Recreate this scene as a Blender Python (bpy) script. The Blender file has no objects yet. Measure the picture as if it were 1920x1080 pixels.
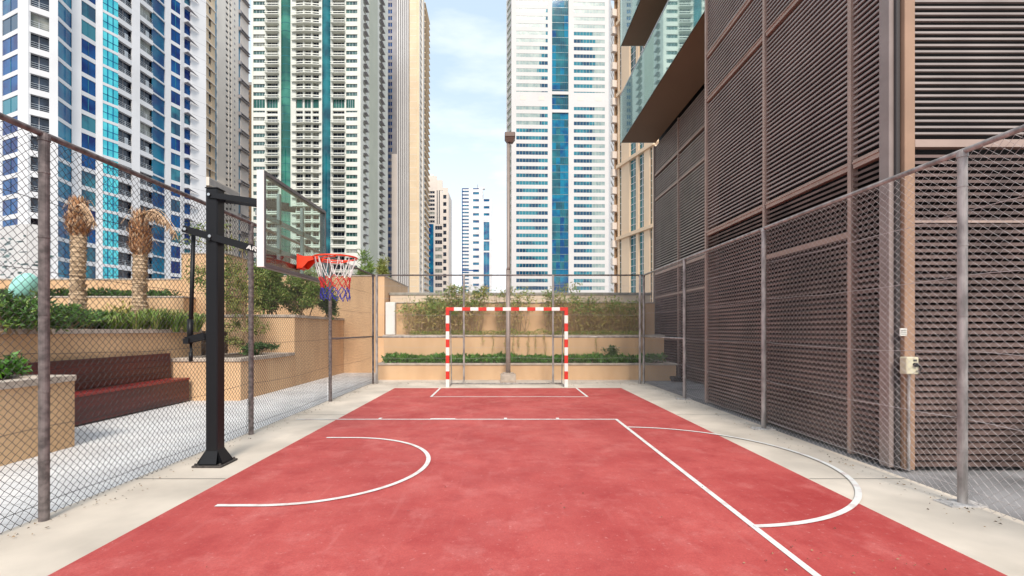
import bpy, math, random
from mathutils import Vector, noise
R = math.radians
random.seed(7)
scene = bpy.context.scene
COL = scene.collection

# ---------------------------------------------------------------- camera, sky, sun
F = 868.0; CX = 941.0; CY = 619.0; EYE = 1.48
cam_d = bpy.data.cameras.new('camera'); cam = bpy.data.objects.new('camera', cam_d); COL.objects.link(cam)
cam.location = (0, 0, EYE); cam.rotation_euler = (R(90), 0, 0)
cam_d.sensor_width = 36.0; cam_d.lens = F/1920*36
cam_d.shift_x = (960-CX)/1920; cam_d.shift_y = (CY-540)/1920
cam_d.clip_start = 0.05; cam_d.clip_end = 6000
scene.camera = cam
scene.render.resolution_x = 1024; scene.render.resolution_y = 576
SUN_EL, SUN_AZ = 43, 173        # azimuth clockwise from +Y: behind the camera
w = bpy.data.worlds.new('World'); scene.world = w; w.use_nodes = True
nt = w.node_tree; N = nt.nodes; L = nt.links; N.clear()
out = N.new('ShaderNodeOutputWorld'); bg = N.new('ShaderNodeBackground'); bg.inputs[1].default_value = 0.115
sky = N.new('ShaderNodeTexSky'); sky.sky_type = 'NISHITA'; sky.sun_disc = False
sky.sun_elevation = R(SUN_EL); sky.sun_rotation = R(SUN_AZ); sky.dust_density = 1.0; sky.air_density = 1.0; sky.ozone_density = 1.0
tc = N.new('ShaderNodeTexCoord'); mp = N.new('ShaderNodeMapping'); mp.inputs['Scale'].default_value = (1.2, 1.2, 4.5)
mp.inputs['Rotation'].default_value = (0, R(12), 0)
nz = N.new('ShaderNodeTexNoise'); nz.inputs['Scale'].default_value = 2.1; nz.inputs['Detail'].default_value = 7; nz.inputs['Roughness'].default_value = 0.55
cr = N.new('ShaderNodeValToRGB'); cr.color_ramp.elements[0].position = 0.42; cr.color_ramp.elements[1].position = 0.72
cr.color_ramp.elements[0].color = (0.05,)*3+(1,); cr.color_ramp.elements[1].color = (0.75,)*3+(1,)
sx = N.new('ShaderNodeSeparateXYZ'); hz = N.new('ShaderNodeMapRange')
hz.inputs[1].default_value = 0.0; hz.inputs[2].default_value = 0.5; hz.inputs[3].default_value = 0.85; hz.inputs[4].default_value = 0.0
mx = N.new('ShaderNodeMath'); mx.operation = 'MAXIMUM'
mix = N.new('ShaderNodeMixRGB'); mix.inputs[2].default_value = (8.3, 8.4, 8.5, 1)
L.new(tc.outputs['Generated'], mp.inputs[0]); L.new(mp.outputs[0], nz.inputs[0]); L.new(nz.outputs[0], cr.inputs[0])
L.new(tc.outputs['Generated'], sx.inputs[0]); L.new(sx.outputs[2], hz.inputs[0])
L.new(cr.outputs[0], mx.inputs[0]); L.new(hz.outputs[0], mx.inputs[1]); L.new(mx.outputs[0], mix.inputs[0])
pale = N.new('ShaderNodeMixRGB'); pale.inputs[0].default_value = 0.6; pale.inputs[2].default_value = (5.5, 6.9, 7.9, 1)
L.new(sky.outputs[0], pale.inputs[1]); L.new(pale.outputs[0], mix.inputs[1]); L.new(mix.outputs[0], bg.inputs[0]); L.new(bg.outputs[0], out.inputs[0])
sd = bpy.data.lights.new('sun', 'SUN'); sd.energy = 2.4; sd.angle = R(16); sd.color = (1.0, 0.92, 0.81)
so = bpy.data.objects.new('sun', sd); COL.objects.link(so)
dv = Vector((math.sin(R(SUN_AZ))*math.cos(R(SUN_EL)), math.cos(R(SUN_AZ))*math.cos(R(SUN_EL)), math.sin(R(SUN_EL))))
so.rotation_euler = dv.to_track_quat('Z', 'Y').to_euler(); so.location = (-20, -20, 40)
vs = scene.view_settings; vs.view_transform = 'Standard'; vs.look = 'None'; vs.gamma = 1; vs.exposure = 0.55

# ---------------------------------------------------------------- helpers
def px2x(px, Y): return (px-CX)*Y/F
def py2z(py, Y): return EYE-(py-CY)*Y/F

MATS = {}
def mat(name, col, rough=0.7, metal=0.0, spec=0.5, var=0.0, vscale=3.0, col2=None, bump=0.0, bscale=60.0, stretch=None, alpha=None, detail=5, contrast=(0.35, 0.65)):
    if name in MATS: return MATS[name]
    m = bpy.data.materials.new(name); m.use_nodes = True
    n = m.node_tree.nodes; l = m.node_tree.links; p = n['Principled BSDF']
    p.inputs['Base Color'].default_value = (*col, 1); p.inputs['Roughness'].default_value = rough
    p.inputs['Metallic'].default_value = metal; p.inputs['Specular IOR Level'].default_value = spec
    g = n.new('ShaderNodeNewGeometry'); src = g.outputs['Position']
    if stretch:
        mpp = n.new('ShaderNodeMapping'); mpp.inputs['Scale'].default_value = stretch; l.new(src, mpp.inputs[0]); src = mpp.outputs[0]
    if var or col2:
        t = n.new('ShaderNodeTexNoise'); t.inputs['Scale'].default_value = vscale; t.inputs['Detail'].default_value = detail; l.new(src, t.inputs[0])
        r = n.new('ShaderNodeMapRange'); r.inputs[1].default_value = contrast[0]; r.inputs[2].default_value = contrast[1]; l.new(t.outputs[0], r.inputs[0])
        c = n.new('ShaderNodeMixRGB'); l.new(r.outputs[0], c.inputs[0])
        if col2: a, b = col, col2
        else: a = tuple(max(0, x*(1-var)) for x in col); b = tuple(min(1, x*(1+var)) for x in col)
        c.inputs[1].default_value = (*a, 1); c.inputs[2].default_value = (*b, 1); l.new(c.outputs[0], p.inputs['Base Color'])
    if bump:
        t2 = n.new('ShaderNodeTexNoise'); t2.inputs['Scale'].default_value = bscale; t2.inputs['Detail'].default_value = 4; l.new(src, t2.inputs[0])
        b2 = n.new('ShaderNodeBump'); b2.inputs['Strength'].default_value = bump; b2.inputs['Distance'].default_value = 0.01
        l.new(t2.outputs[0], b2.inputs['Height']); l.new(b2.outputs[0], p.inputs['Normal'])
    MATS[name] = m; return m

class MB:
    def __init__(s): s.v = []; s.f = []; s.m = []
    def add(s, vs, fs, mi=0):
        o = len(s.v); s.v.extend(vs)
        for f in fs: s.f.append(tuple(i+o for i in f)); s.m.append(mi)
    def hexa(s, c, mi=0):      # 8 corners: 0-3 bottom ccw, 4-7 top
        s.add(c, [(0,3,2,1),(4,5,6,7),(0,1,5,4),(1,2,6,5),(2,3,7,6),(3,0,4,7)], mi)
    def box(s, x0, x1, y0, y1, z0, z1, mi=0):
        s.hexa([(x0,y0,z0),(x1,y0,z0),(x1,y1,z0),(x0,y1,z0),(x0,y0,z1),(x1,y0,z1),(x1,y1,z1),(x0,y1,z1)], mi)
    def bevbox(s, x0, x1, y0, y1, z0, z1, b=0.01, mi=0):
        s.box(x0+b, x1-b, y0+b, y1-b, z0, z0+b*0.5, mi)
        P = lambda i, z: [(x0+i,y0+b,z),(x0+b,y0+i,z),(x1-b,y0+i,z),(x1-i,y0+b,z),(x1-i,y1-b,z),(x1-b,y1-i,z),(x0+b,y1-i,z),(x0+i,y1-b,z)]
        A = P(b*0.7, z0+b*0.5); B = P(0, z0+b); C = P(0, z1-b); D = P(b*0.7, z1)
        q = A+B+C+D; fs = [tuple(range(7,-1,-1)), tuple(range(24,32))]
        for k in range(3):
            for i in range(8): fs.append((k*8+i, k*8+(i+1)%8, (k+1)*8+(i+1)%8, (k+1)*8+i))
        s.add(q, fs, mi)
    def tube(s, pts, r, n=8, mi=0, cap=True, closed=False):
        pts = [Vector(p) for p in pts]; k = len(pts); rr = r if isinstance(r, (list, tuple)) else [r]*k
        o = len(s.v); prev = None
        for i, p in enumerate(pts):
            if closed: t = pts[(i+1) % k]-pts[i-1]
            else: t = pts[min(i+1, k-1)]-pts[max(i-1, 0)]
            if t.length < 1e-9: t = Vector((0,0,1))
            t.normalize()
            if prev is None:
                a = Vector((0,0,1)) if abs(t.z) < 0.9 else Vector((1,0,0))
                e = t.cross(a).normalized()
            else:
                e = prev-t*prev.dot(t)
                e = e.normalized() if e.length > 1e-6 else t.orthogonal().normalized()
            prev = e; g = t.cross(e)
            for j in range(n):
                an = 2*math.pi*j/n
                q = p+(e*math.cos(an)+g*math.sin(an))*rr[i]; s.v.append((q.x, q.y, q.z))
        for i in range(k if closed else k-1):
            i2 = (i+1) % k
            for j in range(n):
                s.f.append((o+i*n+j, o+i*n+(j+1)%n, o+i2*n+(j+1)%n, o+i2*n+j)); s.m.append(mi)
        if cap and not closed:
            s.f.append(tuple(o+j for j in range(n-1,-1,-1))); s.m.append(mi)
            s.f.append(tuple(o+(k-1)*n+j for j in range(n))); s.m.append(mi)
    def prism(s, poly, z0, z1, mi=0):
        n = len(poly); v = [(x,y,z0) for x,y in poly]+[(x,y,z1) for x,y in poly]
        s.add(v, [tuple(range(n-1,-1,-1)), tuple(range(n,2*n))]+[(i,(i+1)%n,n+(i+1)%n,n+i) for i in range(n)], mi)
    def bar(s, a, b, wd, ht, up=(0,0,1), mi=0):     # rectangular bar from a to b
        a = Vector(a); b = Vector(b); t = (b-a).normalized(); u = Vector(up); sdx = t.cross(u).normalized(); u = sdx.cross(t)
        c = []
        for du in (-ht/2, ht/2):
            for p, ds in ((a,-wd/2),(a,wd/2),(b,wd/2),(b,-wd/2)):
                q = p+sdx*ds+u*du; c.append((q.x,q.y,q.z))
        s.hexa(c, mi)
    def build(s, name, mats, parent=None, smooth=False, label=None, kind=None):
        me = bpy.data.meshes.new(name)
        off = Vector((0,0,0))
        if parent is not None:
            p = parent
            while p is not None: off += p.location; p = p.parent
        v = [(x-off.x, y-off.y, z-off.z) for x,y,z in s.v] if off.length > 0 else s.v
        me.from_pydata(v, [], s.f)
        if not isinstance(mats, (list, tuple)): mats = [mats]
        for m in mats: me.materials.append(m)
        if len(mats) > 1: me.polygons.foreach_set('material_index', s.m)
        if smooth: me.polygons.foreach_set('use_smooth', [True]*len(s.f))
        me.update()
        o = bpy.data.objects.new(name, me); COL.objects.link(o)
        if parent is not None: o.parent = parent
        if label: o['label'] = label
        if kind: o['kind'] = kind
        return o
def thing(name, label, cat, loc=(0,0,0), group=None):
    o = bpy.data.objects.new(name, None); COL.objects.link(o); o.location = loc; o.empty_display_size = 0.2
    o['label'] = label; o['category'] = cat
    if group: o['group'] = group
    return o
def tag(o, label, cat, group=None):
    o['label'] = label; o['category'] = cat
    if group: o['group'] = group
    return o
def jit(a): return random.uniform(-a, a)

# ---------------------------------------------------------------- materials
def court_mat():
    m = bpy.data.materials.new('red_court_paint'); m.use_nodes = True; n = m.node_tree.nodes; l = m.node_tree.links; p = n['Principled BSDF']
    g = n.new('ShaderNodeNewGeometry')
    def noi(sc, det=6, rough=0.6):
        t = n.new('ShaderNodeTexNoise'); t.inputs['Scale'].default_value = sc; t.inputs['Detail'].default_value = det; t.inputs['Roughness'].default_value = rough
        l.new(g.outputs['Position'], t.inputs[0]); return t.outputs[0]
    def rng(s_, a, b, c=0, d=1):
        r = n.new('ShaderNodeMapRange'); r.inputs[1].default_value = a; r.inputs[2].default_value = b; r.inputs[3].default_value = c; r.inputs[4].default_value = d; l.new(s_, r.inputs[0]); return r.outputs[0]
    def mixc(f, a, b):
        c = n.new('ShaderNodeMixRGB'); l.new(f, c.inputs[0])
        for i, x in ((1,a),(2,b)):
            if isinstance(x, tuple): c.inputs[i].default_value = (*x, 1)
            else: l.new(x, c.inputs[i])
        return c.outputs[0]
    base = mixc(rng(noi(0.9, 6), .3, .7), (0.41,0.048,0.045), (0.60,0.120,0.105))
    base = mixc(rng(noi(3.0, 8, .7), .50, .66, 0, .55), base, (0.38,0.040,0.040))
    base = mixc(rng(noi(2.2, 8, .72), .52, .66, 0, .45), base, (0.66,0.20,0.18))
    base = mixc(rng(noi(11, 3), .71, .76, 0, .7), base, (0.20,0.03,0.03))
    base = mixc(rng(noi(90, 3), .35, .7, 0, .35), base, (0.24,0.03,0.035))
    mps = n.new('ShaderNodeMapping'); mps.inputs['Scale'].default_value = (9, .8, 1); mps.inputs['Rotation'].default_value = (0,0,R(35)); l.new(g.outputs['Position'], mps.inputs[0])
    ts = n.new('ShaderNodeTexNoise'); ts.inputs['Scale'].default_value = 1.4; ts.inputs['Detail'].default_value = 8; l.new(mps.outputs[0], ts.inputs[0])
    base = mixc(rng(ts.outputs[0], .60, .74, 0, .15), base, (0.66,0.24,0.22))
    base = mixc(rng(noi(22, 4, .7), .62, .70, 0, .5), base, (0.68,0.30,0.28))
    base = mixc(rng(noi(5.5, 9, .85), .65, .71, 0, .55), base, (0.22,0.028,0.028))
    l.new(base, p.inputs['Base Color']); l.new(rng(noi(2.5), .3, .7, .45, .75), p.inputs['Roughness'])
    b = n.new('ShaderNodeBump'); b.inputs['Strength'].default_value = .25; b.inputs['Distance'].default_value = .004
    l.new(noi(220, 2), b.inputs['Height']); l.new(b.outputs[0], p.inputs['Normal']); p.inputs['Specular IOR Level'].default_value = .35
    return m
def paver_mat(name, c1, c2, mortar, sx=1.0, rot=0, bw=.6, rh=.3, patch=None):
    m = bpy.data.materials.new(name); m.use_nodes = True; n = m.node_tree.nodes; l = m.node_tree.links; p = n['Principled BSDF']
    g = n.new('ShaderNodeNewGeometry'); mp_ = n.new('ShaderNodeMapping'); mp_.inputs['Rotation'].default_value = (0,0,R(rot)); l.new(g.outputs['Position'], mp_.inputs[0])
    b = n.new('ShaderNodeTexBrick'); l.new(mp_.outputs[0], b.inputs[0]); b.inputs['Scale'].default_value = sx
    b.inputs['Brick Width'].default_value = bw; b.inputs['Row Height'].default_value = rh; b.inputs['Mortar Size'].default_value = .006
    b.inputs['Color1'].default_value = (*c1,1); b.inputs['Color2'].default_value = (*c2,1); b.inputs['Mortar'].default_value = (*mortar,1)
    t = n.new('ShaderNodeTexNoise'); t.inputs['Scale'].default_value = 1.3; t.inputs['Detail'].default_value = 7; l.new(g.outputs['Position'], t.inputs[0])
    r = n.new('ShaderNodeMapRange'); r.inputs[1].default_value = .45; r.inputs[2].default_value = .68; r.inputs[4].default_value = .55; l.new(t.outputs[0], r.inputs[0])
    c = n.new('ShaderNodeMixRGB'); l.new(r.outputs[0], c.inputs[0]); l.new(b.outputs[0], c.inputs[1]); c.inputs[2].default_value = (*(patch or tuple(x*.6 for x in c1)),1)
    l.new(c.outputs[0], p.inputs['Base Color']); p.inputs['Roughness'].default_value = .85
    return m
M = {}
M['court'] = court_mat()
M['slab'] = mat('beige_concrete', (0.61,0.53,0.445), .85, var=.20, vscale=1.3, bump=.15, bscale=150, detail=9, contrast=(.3,.7))
M['terrace'] = paver_mat('white_pavers', (0.66,0.65,0.65), (0.72,0.70,0.69), (0.45,0.44,0.43), rot=0, bw=.4, rh=.2, patch=(.48,.46,.46))
M['apron'] = mat('grey_concrete', (0.22,0.21,0.21), .9, var=.35, vscale=1.6, bump=.3, bscale=80, detail=9)
M['line'] = mat('white_line_paint', (0.76,0.74,0.71), .6, col2=(0.62,0.50,0.47), vscale=7, detail=9, contrast=(.52,.72))
M['plaster'] = mat('tan_plaster', (0.72,0.475,0.275), .9, col2=(0.63,0.40,0.225), vscale=2.2, stretch=(1,1,.35), bump=.25, bscale=120, detail=8)
M['plaster_dusty'] = mat('dusty_tan_plaster', (0.67,0.44,0.25), .9, col2=(0.54,0.34,0.185), vscale=1.1, bump=.25, bscale=120, detail=8)
M['cap'] = mat('stone_coping', (0.47,0.39,0.32), .85, var=.18, vscale=6, bump=.2, bscale=90)
M['graycap'] = mat('grey_coping', (0.30,0.28,0.24), .85, var=.15, vscale=6)
M['white_plaster'] = mat('white_plaster', (0.72,0.70,0.66), .9, var=.04)
M['plaster_pale'] = mat('pale_plaster', (0.66,0.53,0.40), .9, var=.08, vscale=2)
M['soil'] = mat('dry_soil', (0.10,0.07,0.045), 1, var=.4, vscale=9, bump=.5, bscale=60)
M['galv'] = mat('galvanised_steel', (0.33,0.30,0.285), .5, metal=.25, var=.35, vscale=14, stretch=(1,1,.35), detail=6)
M['plate'] = mat('pale_painted_plate', (0.52,0.49,0.47), .6, var=.25, vscale=18)
M['wire'] = mat('galvanised_wire', (0.52,0.47,0.46), .5, metal=.3)
M['wire_dark'] = mat('backlit_wire', (0.045,0.038,0.038), .6)  # galvanised wire with its backlit darkness put into the colour
M['post_dark'] = mat('shaded_steel_post', (0.15,0.125,0.12), .6, metal=.2, var=.4, vscale=20, detail=6)  # galvanised steel, shade painted into the base colour
M['black'] = mat('black_powder_coat', (0.008,0.008,0.010), .45, spec=.3, bump=.05, bscale=250)
M['dirt'] = mat('rusty_base', (0.06,0.05,0.045), .8, var=.5, vscale=40)
M['bolt'] = mat('zinc_bolt', (0.6,0.6,0.6), .3, metal=.9)
M['rim'] = mat('orange_red_rim', (0.78,0.055,0.015), .38, var=.08, vscale=20)
M['redpaint'] = mat('red_goal_paint', (0.62,0.03,0.018), .42, var=.12, vscale=15)
M['whitepaint'] = mat('white_goal_paint', (0.76,0.74,0.71), .45, var=.05, vscale=15)
M['frame_white'] = mat('white_board_edge', (0.74,0.70,0.68), .5, var=.04, vscale=8)
M['frame_grey'] = mat('grey_board_frame', (0.13,0.13,0.14), .4, metal=.4)
M['steel_blue'] = mat('back_frame_steel', (0.25,0.28,0.28), .5, metal=.2)
M['maroon'] = mat('maroon_strip', (0.16,0.012,0.012), .4)
M['net_white'] = mat('white_cord', (0.75,0.72,0.70), .9)
M['net_red'] = mat('red_cord', (0.55,0.03,0.03), .9)
M['net_blue'] = mat('blue_cord', (0.035,0.035,0.28), .9)
M['bench'] = mat('dark_red_wood', (0.10,0.013,0.012), .42, col2=(0.055,0.008,0.008), vscale=5, stretch=(1,.15,2.0), detail=6)
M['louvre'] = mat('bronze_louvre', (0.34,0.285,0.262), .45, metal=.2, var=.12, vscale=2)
M['louvre_low'] = mat('bronze_louvre_darker', (0.135,0.088,0.076), .5, metal=.2, var=.35, vscale=2)  # darker, browner tone for the lower panels
M['mullion'] = mat('bronze_mullion', (0.42,0.30,0.25), .42, metal=.35, var=.08, vscale=3)
M['pinkmull'] = mat('pale_bronze_column', (0.30,0.24,0.22), .45, metal=.3, var=.1, vscale=3)
M['orangecol'] = mat('tan_metal_column', (0.36,0.22,0.145), .5, metal=.25, var=.08, vscale=3)
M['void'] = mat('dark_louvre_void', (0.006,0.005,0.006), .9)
M['soffit'] = mat('brown_metal_soffit', (0.22,0.145,0.088), .7, metal=.0, var=.05, vscale=.6)
M['dark_metal'] = mat('dark_trim', (0.05,0.045,0.045), .5)
M['box'] = mat('cream_plastic', (0.58,0.53,0.38), .45, var=.05)
M['label_white'] = mat('white_plate', (0.7,0.68,0.62), .5)
M['leaf'] = mat('green_leaf', (0.09,0.17,0.02), .5, col2=(0.20,0.29,0.05), vscale=2.6, detail=3)
M['leaf_dark'] = mat('dark_green_leaf', (0.03,0.075,0.014), .6, col2=(0.07,0.16,0.025), vscale=3, detail=3)
M['leaf_lawn'] = mat('bright_hedge_leaf', (0.035,0.13,0.010), .5, col2=(0.10,0.26,0.02), vscale=5, detail=3)
M['leaf_yellow'] = mat('yellow_green_leaf', (0.16,0.20,0.035), .6, col2=(0.32,0.31,0.09), vscale=2.5, detail=3)
M['leaf_olive'] = mat('olive_leaf', (0.27,0.25,0.05), .7, col2=(0.42,0.36,0.11), vscale=3, detail=3)
M['leaf_dry'] = mat('dry_brown_leaf', (0.36,0.25,0.07), .9, col2=(0.52,0.38,0.17), vscale=4, detail=3)
M['twig'] = mat('brown_twig', (0.30,0.20,0.11), .9)
M['bark'] = mat('palm_bark', (0.60,0.44,0.29), .95, col2=(0.42,0.29,0.18), vscale=9, bump=.8, bscale=25, stretch=(1,1,1.6), detail=6)
M['palm_dry'] = mat('dry_palm_boot', (0.52,0.27,0.13), .9, col2=(0.36,0.17,0.08), vscale=9)
M['palm_pale'] = mat('pale_palm_frond', (0.70,0.50,0.34), .9, col2=(0.45,0.28,0.15), vscale=6)
M['turq'] = mat('pale_turquoise_shell', (0.32,0.66,0.58), .5, var=.08, vscale=3)
M['rubber'] = mat('black_rubber', (0.015,0.015,0.017), .7)
def glassy(name, col, col2, rough=.06, spec=1.0, vs=.25, st=(1,1,1), con=(.4,.6)):
    return mat(name, col, rough, spec=spec, col2=col2, vscale=vs, stretch=st, detail=4, contrast=con)
M['g_blue'] = glassy('deep_blue_glass', (0.002,0.018,0.13), (0.003,0.085,0.27), vs=.22, spec=.22, rough=.1)
M['g_cyan'] = glassy('cyan_glass', (0.03,0.46,0.56), (0.09,0.66,0.72), vs=.3, spec=.6)
M['g_dark'] = glassy('dark_window_glass', (0.005,0.008,0.02), (0.03,0.045,0.07), vs=.5, spec=.5)
M['g_teal'] = glassy('teal_glass', (0.002,0.055,0.085), (0.012,0.17,0.20), vs=.12, spec=.5)
M['g_green'] = glassy('green_glass', (0.006,0.085,0.065), (0.04,0.22,0.16), vs=.1, spec=.6)
M['g_greendk'] = glassy('dark_green_glass', (0.012,0.04,0.04), (0.05,0.13,0.11), vs=.5)
M['g_mid'] = glassy('mid_blue_glass', (0.002,0.055,0.18), (0.006,0.19,0.31), vs=.15, spec=.3)
M['g_pale'] = glassy('pale_reflection_glass', (0.20,0.28,0.28), (0.32,0.39,0.37), vs=.4, rough=.2, spec=.5)  # pale reflections and curtains painted into the ribbon panes' colour
M['g_blinds'] = glassy('half_drawn_blinds', (0.16,0.17,0.15), (0.34,0.34,0.30), vs=.6, rough=.3, spec=.4)
M['g_navy'] = glassy('navy_ribbon_glass', (0.003,0.050,0.11), (0.02,0.19,0.25), vs=.14, con=(.45,.55), spec=.5)
M['t_white'] = mat('white_cladding', (0.70,0.69,0.70), .6, var=.05, vscale=.15)
M['t_white2'] = mat('warm_white_cladding', (0.60,0.57,0.555), .6, var=.03, vscale=.1)
M['t_cream'] = mat('cream_render', (0.68,0.675,0.61), .75, var=.07, vscale=.12)
M['t_creamdk'] = mat('grey_green_render', (0.50,0.51,0.42), .8, var=.05, vscale=.1)
M['t_beige'] = mat('beige_render', (0.82,0.75,0.67), .75, var=.05, vscale=.12)
M['t_tan'] = mat('tan_render', (0.74,0.58,0.40), .8, var=.06, vscale=.12)
M['t_pink'] = mat('pale_pink_panel', (0.70,0.61,0.54), .6, var=.05, vscale=.1)
M['t_orange'] = mat('orange_brown_render', (0.50,0.29,0.15), .8, var=.1, vscale=.1)
M['t_grey'] = mat('grey_panel', (0.30,0.28,0.29), .6, var=.1, vscale=.2)
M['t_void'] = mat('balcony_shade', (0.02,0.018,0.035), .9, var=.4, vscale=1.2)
M['rail'] = mat('pale_railing', (0.5,0.53,0.56), .4, metal=.3)
M['skystrip'] = mat('pale_blue_strip', (0.12,0.28,0.42), .3, var=.1, vscale=.2)
def rail_glass():
    m = bpy.data.materials.new('mirror_balcony_glass'); m.use_nodes = True; n = m.node_tree.nodes; l = m.node_tree.links
    for x in list(n):
        if x.type != 'OUTPUT_MATERIAL': n.remove(x)
    o = [x for x in n if x.type == 'OUTPUT_MATERIAL'][0]
    g = n.new('ShaderNodeBsdfGlossy'); g.inputs['Roughness'].default_value = .02; g.inputs[0].default_value = (.80,.95,.93,1)
    t = n.new('ShaderNodeBsdfTransparent'); t.inputs[0].default_value = (.55,.80,.76,1)
    d = n.new('ShaderNodeBsdfDiffuse'); d.inputs[0].default_value = (.50,.78,.74,1)
    m1 = n.new('ShaderNodeMixShader'); m1.inputs[0].default_value = .6; l.new(t.outputs[0], m1.inputs[1]); l.new(d.outputs[0], m1.inputs[2])
    m2 = n.new('ShaderNodeMixShader'); m2.inputs[0].default_value = .62; l.new(m1.outputs[0], m2.inputs[1]); l.new(g.outputs[0], m2.inputs[2]); l.new(m2.outputs[0], o.inputs[0])
    return m
def clear_glass():
    m = bpy.data.materials.new('clear_board_glass'); m.use_nodes = True; n = m.node_tree.nodes; l = m.node_tree.links
    for x in list(n):
        if x.type != 'OUTPUT_MATERIAL': n.remove(x)
    o = [x for x in n if x.type == 'OUTPUT_MATERIAL'][0]
    g = n.new('ShaderNodeBsdfGlossy'); g.inputs['Roughness'].default_value = .03
    t = n.new('ShaderNodeBsdfTransparent'); t.inputs[0].default_value = (.84,.95,.93,1)
    m2 = n.new('ShaderNodeMixShader'); m2.inputs[0].default_value = .07; l.new(t.outputs[0], m2.inputs[1]); l.new(g.outputs[0], m2.inputs[2]); l.new(m2.outputs[0], o.inputs[0])
    return m
M['railglass'] = rail_glass(); M['clear'] = clear_glass()

# ---------------------------------------------------------------- ground
def sheet(name, x0, x1, y0, y1, z, m, kind='structure'):
    b = MB(); b.add([(x0,y0,z),(x1,y0,z),(x1,y1,z),(x0,y1,z)], [(0,1,2,3)]); o = b.build(name, m); o['kind'] = kind; return o
XL, XR, YB = -3.56, 3.92, 12.8
sheet('ground', -2500, 2500, -1500, 3500, -0.06, M['apron'])
sheet('terrace_paving', -30, XL-.10, -8, 30, -0.030, M['terrace'])
sheet('service_paving', XR+.12, 30, -8, 30, -0.030, M['apron'])
b = MB(); b.box(XL-.10, XR+.12, -7, 13.95, -.2, 0); o = b.build('court_slab', M['slab']); o['kind'] = 'structure'
sheet('red_court', -2.73, 3.04, -6, 11.8, 0.004, M['court'])
b = MB()
Z = 0.008
def flat(x0, x1, y0, y1, z=Z): b.add([(x0,y0,z),(x1,y0,z),(x1,y1,z),(x0,y1,z)], [(0,1,2,3)])
def arc(cx, cy, r, a0, a1, wd=.05, z=Z+.003, n=48):
    for i in range(n):
        p = [R(a0+(a1-a0)*(i+k)/n) for k in (0,1)]
        b.add([(cx+(r+q)*math.cos(a), cy+(r+q)*math.sin(a), z) for a in p for q in (-wd/2, wd/2)], [(0,1,3,2)])
LW = .05
flat(-3.40, 1.865, 7.625, 7.68)                     # lane line
flat(-3.40, 1.865, 2.69, 2.74)
flat(1.865, 1.915, 2.69, 7.68)                       # free throw line
for xx in (-2.03, .06, .93): flat(xx-.025, xx+.025, 7.68, 7.78)
flat(-1.19, -.775, 7.68, 7.73)
flat(-1.59, 1.92, 10.22, 10.27); flat(-1.59, -1.54, 10.27, 11.78); flat(1.87, 1.92, 10.27, 11.78)
b2 = b; b = MB(); arc(-2.05, 5.11, 1.225, -90, 90); flat(-2.40, -2.05, 3.86, 3.91, Z+.003); flat(-2.40, -2.05, 6.31, 6.36, Z+.003)
arc(1.80, 5.25, 1.78, -87, 87, n=64)
b2.add(b.v, b.f)
o = b2.build('court_lines', M['line']); o['kind'] = 'structure'

b = MB()
for y in (-1.5, 1.2, 4.6, 8.1, 11.2):
    for x0, x1 in ((XL-.09,-2.75),(3.06,XR+.11)): b.add([(x0,y,.003),(x1,y,.003),(x1,y+.012,.003),(x0,y+.012,.003)], [(0,1,2,3)])
o = b.build('slab_joints', mat('joint_sealant', (0.22,0.20,0.18), .9)); o['kind'] = 'structure'
# ---------------------------------------------------------------- chain link fences
def chainlink(A, B, zt, zb, nrm, m, parent, wd=.066, hd=.066, r=.0024):
    A = Vector(A); B = Vector(B); Ls = (B-A).length; u = (B-A)/Ls; nrm = Vector(nrm)
    mb = MB(); ncol = int(Ls/(wd/2)); nrow = int((zt-zb)/(hd/2)); dx = Ls/ncol
    def node(i, j, sgn):
        s = i*dx; z = zb+(zt-zb)*j/nrow
        low = max(0, 1-j/nrow*1.6)
        pz = Vector((s*1.1+A.x*3, z*1.3, A.y*2.0+sgn*0))
        q = noise.noise_vector(pz)*(.010+.014*low)
        p = A+u*(s+q.x)+nrm*(q.y*1.6+sgn*.0022)
        edge = min(1.0, j*.25)*min(1.0, (nrow-j)*.25)
        return Vector((p.x, p.y, z+q.z*edge*1.4-(0.02*low*abs(noise.noise(Vector((s*2.3, A.y, 7)))))))
    for i in range(ncol):              # one zigzag wire per column
        pts = [node(i+((j+i) % 2), j, 1 if (j % 2) else -1) for j in range(nrow+1)]
        mb.tube(pts, r, 3, cap=False)
    return mb.build('chain_link', m, parent)
def cyl(mb, x, y, z0, z1, r, n=14, mi=0): mb.tube([(x,y,z0),(x,y,z1)], r, n, mi)
def post(x, y, parent, m, h=2.99, r=.034):
    q = MB(); cyl(q, x, y, -.02, h, r); q.tube([(x,y,h-.04),(x,y,h+.012)], [r+.006, r+.004], 14)
    for zz in (.45, 1.0, 1.6, 2.2, 2.7):     # tie bands
        q.tube([(x,y,zz-.004+jit(.1)*0),(x,y,zz+.008)], r+.004, 12)
    return q.build('post', m, parent, smooth=False)
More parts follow.
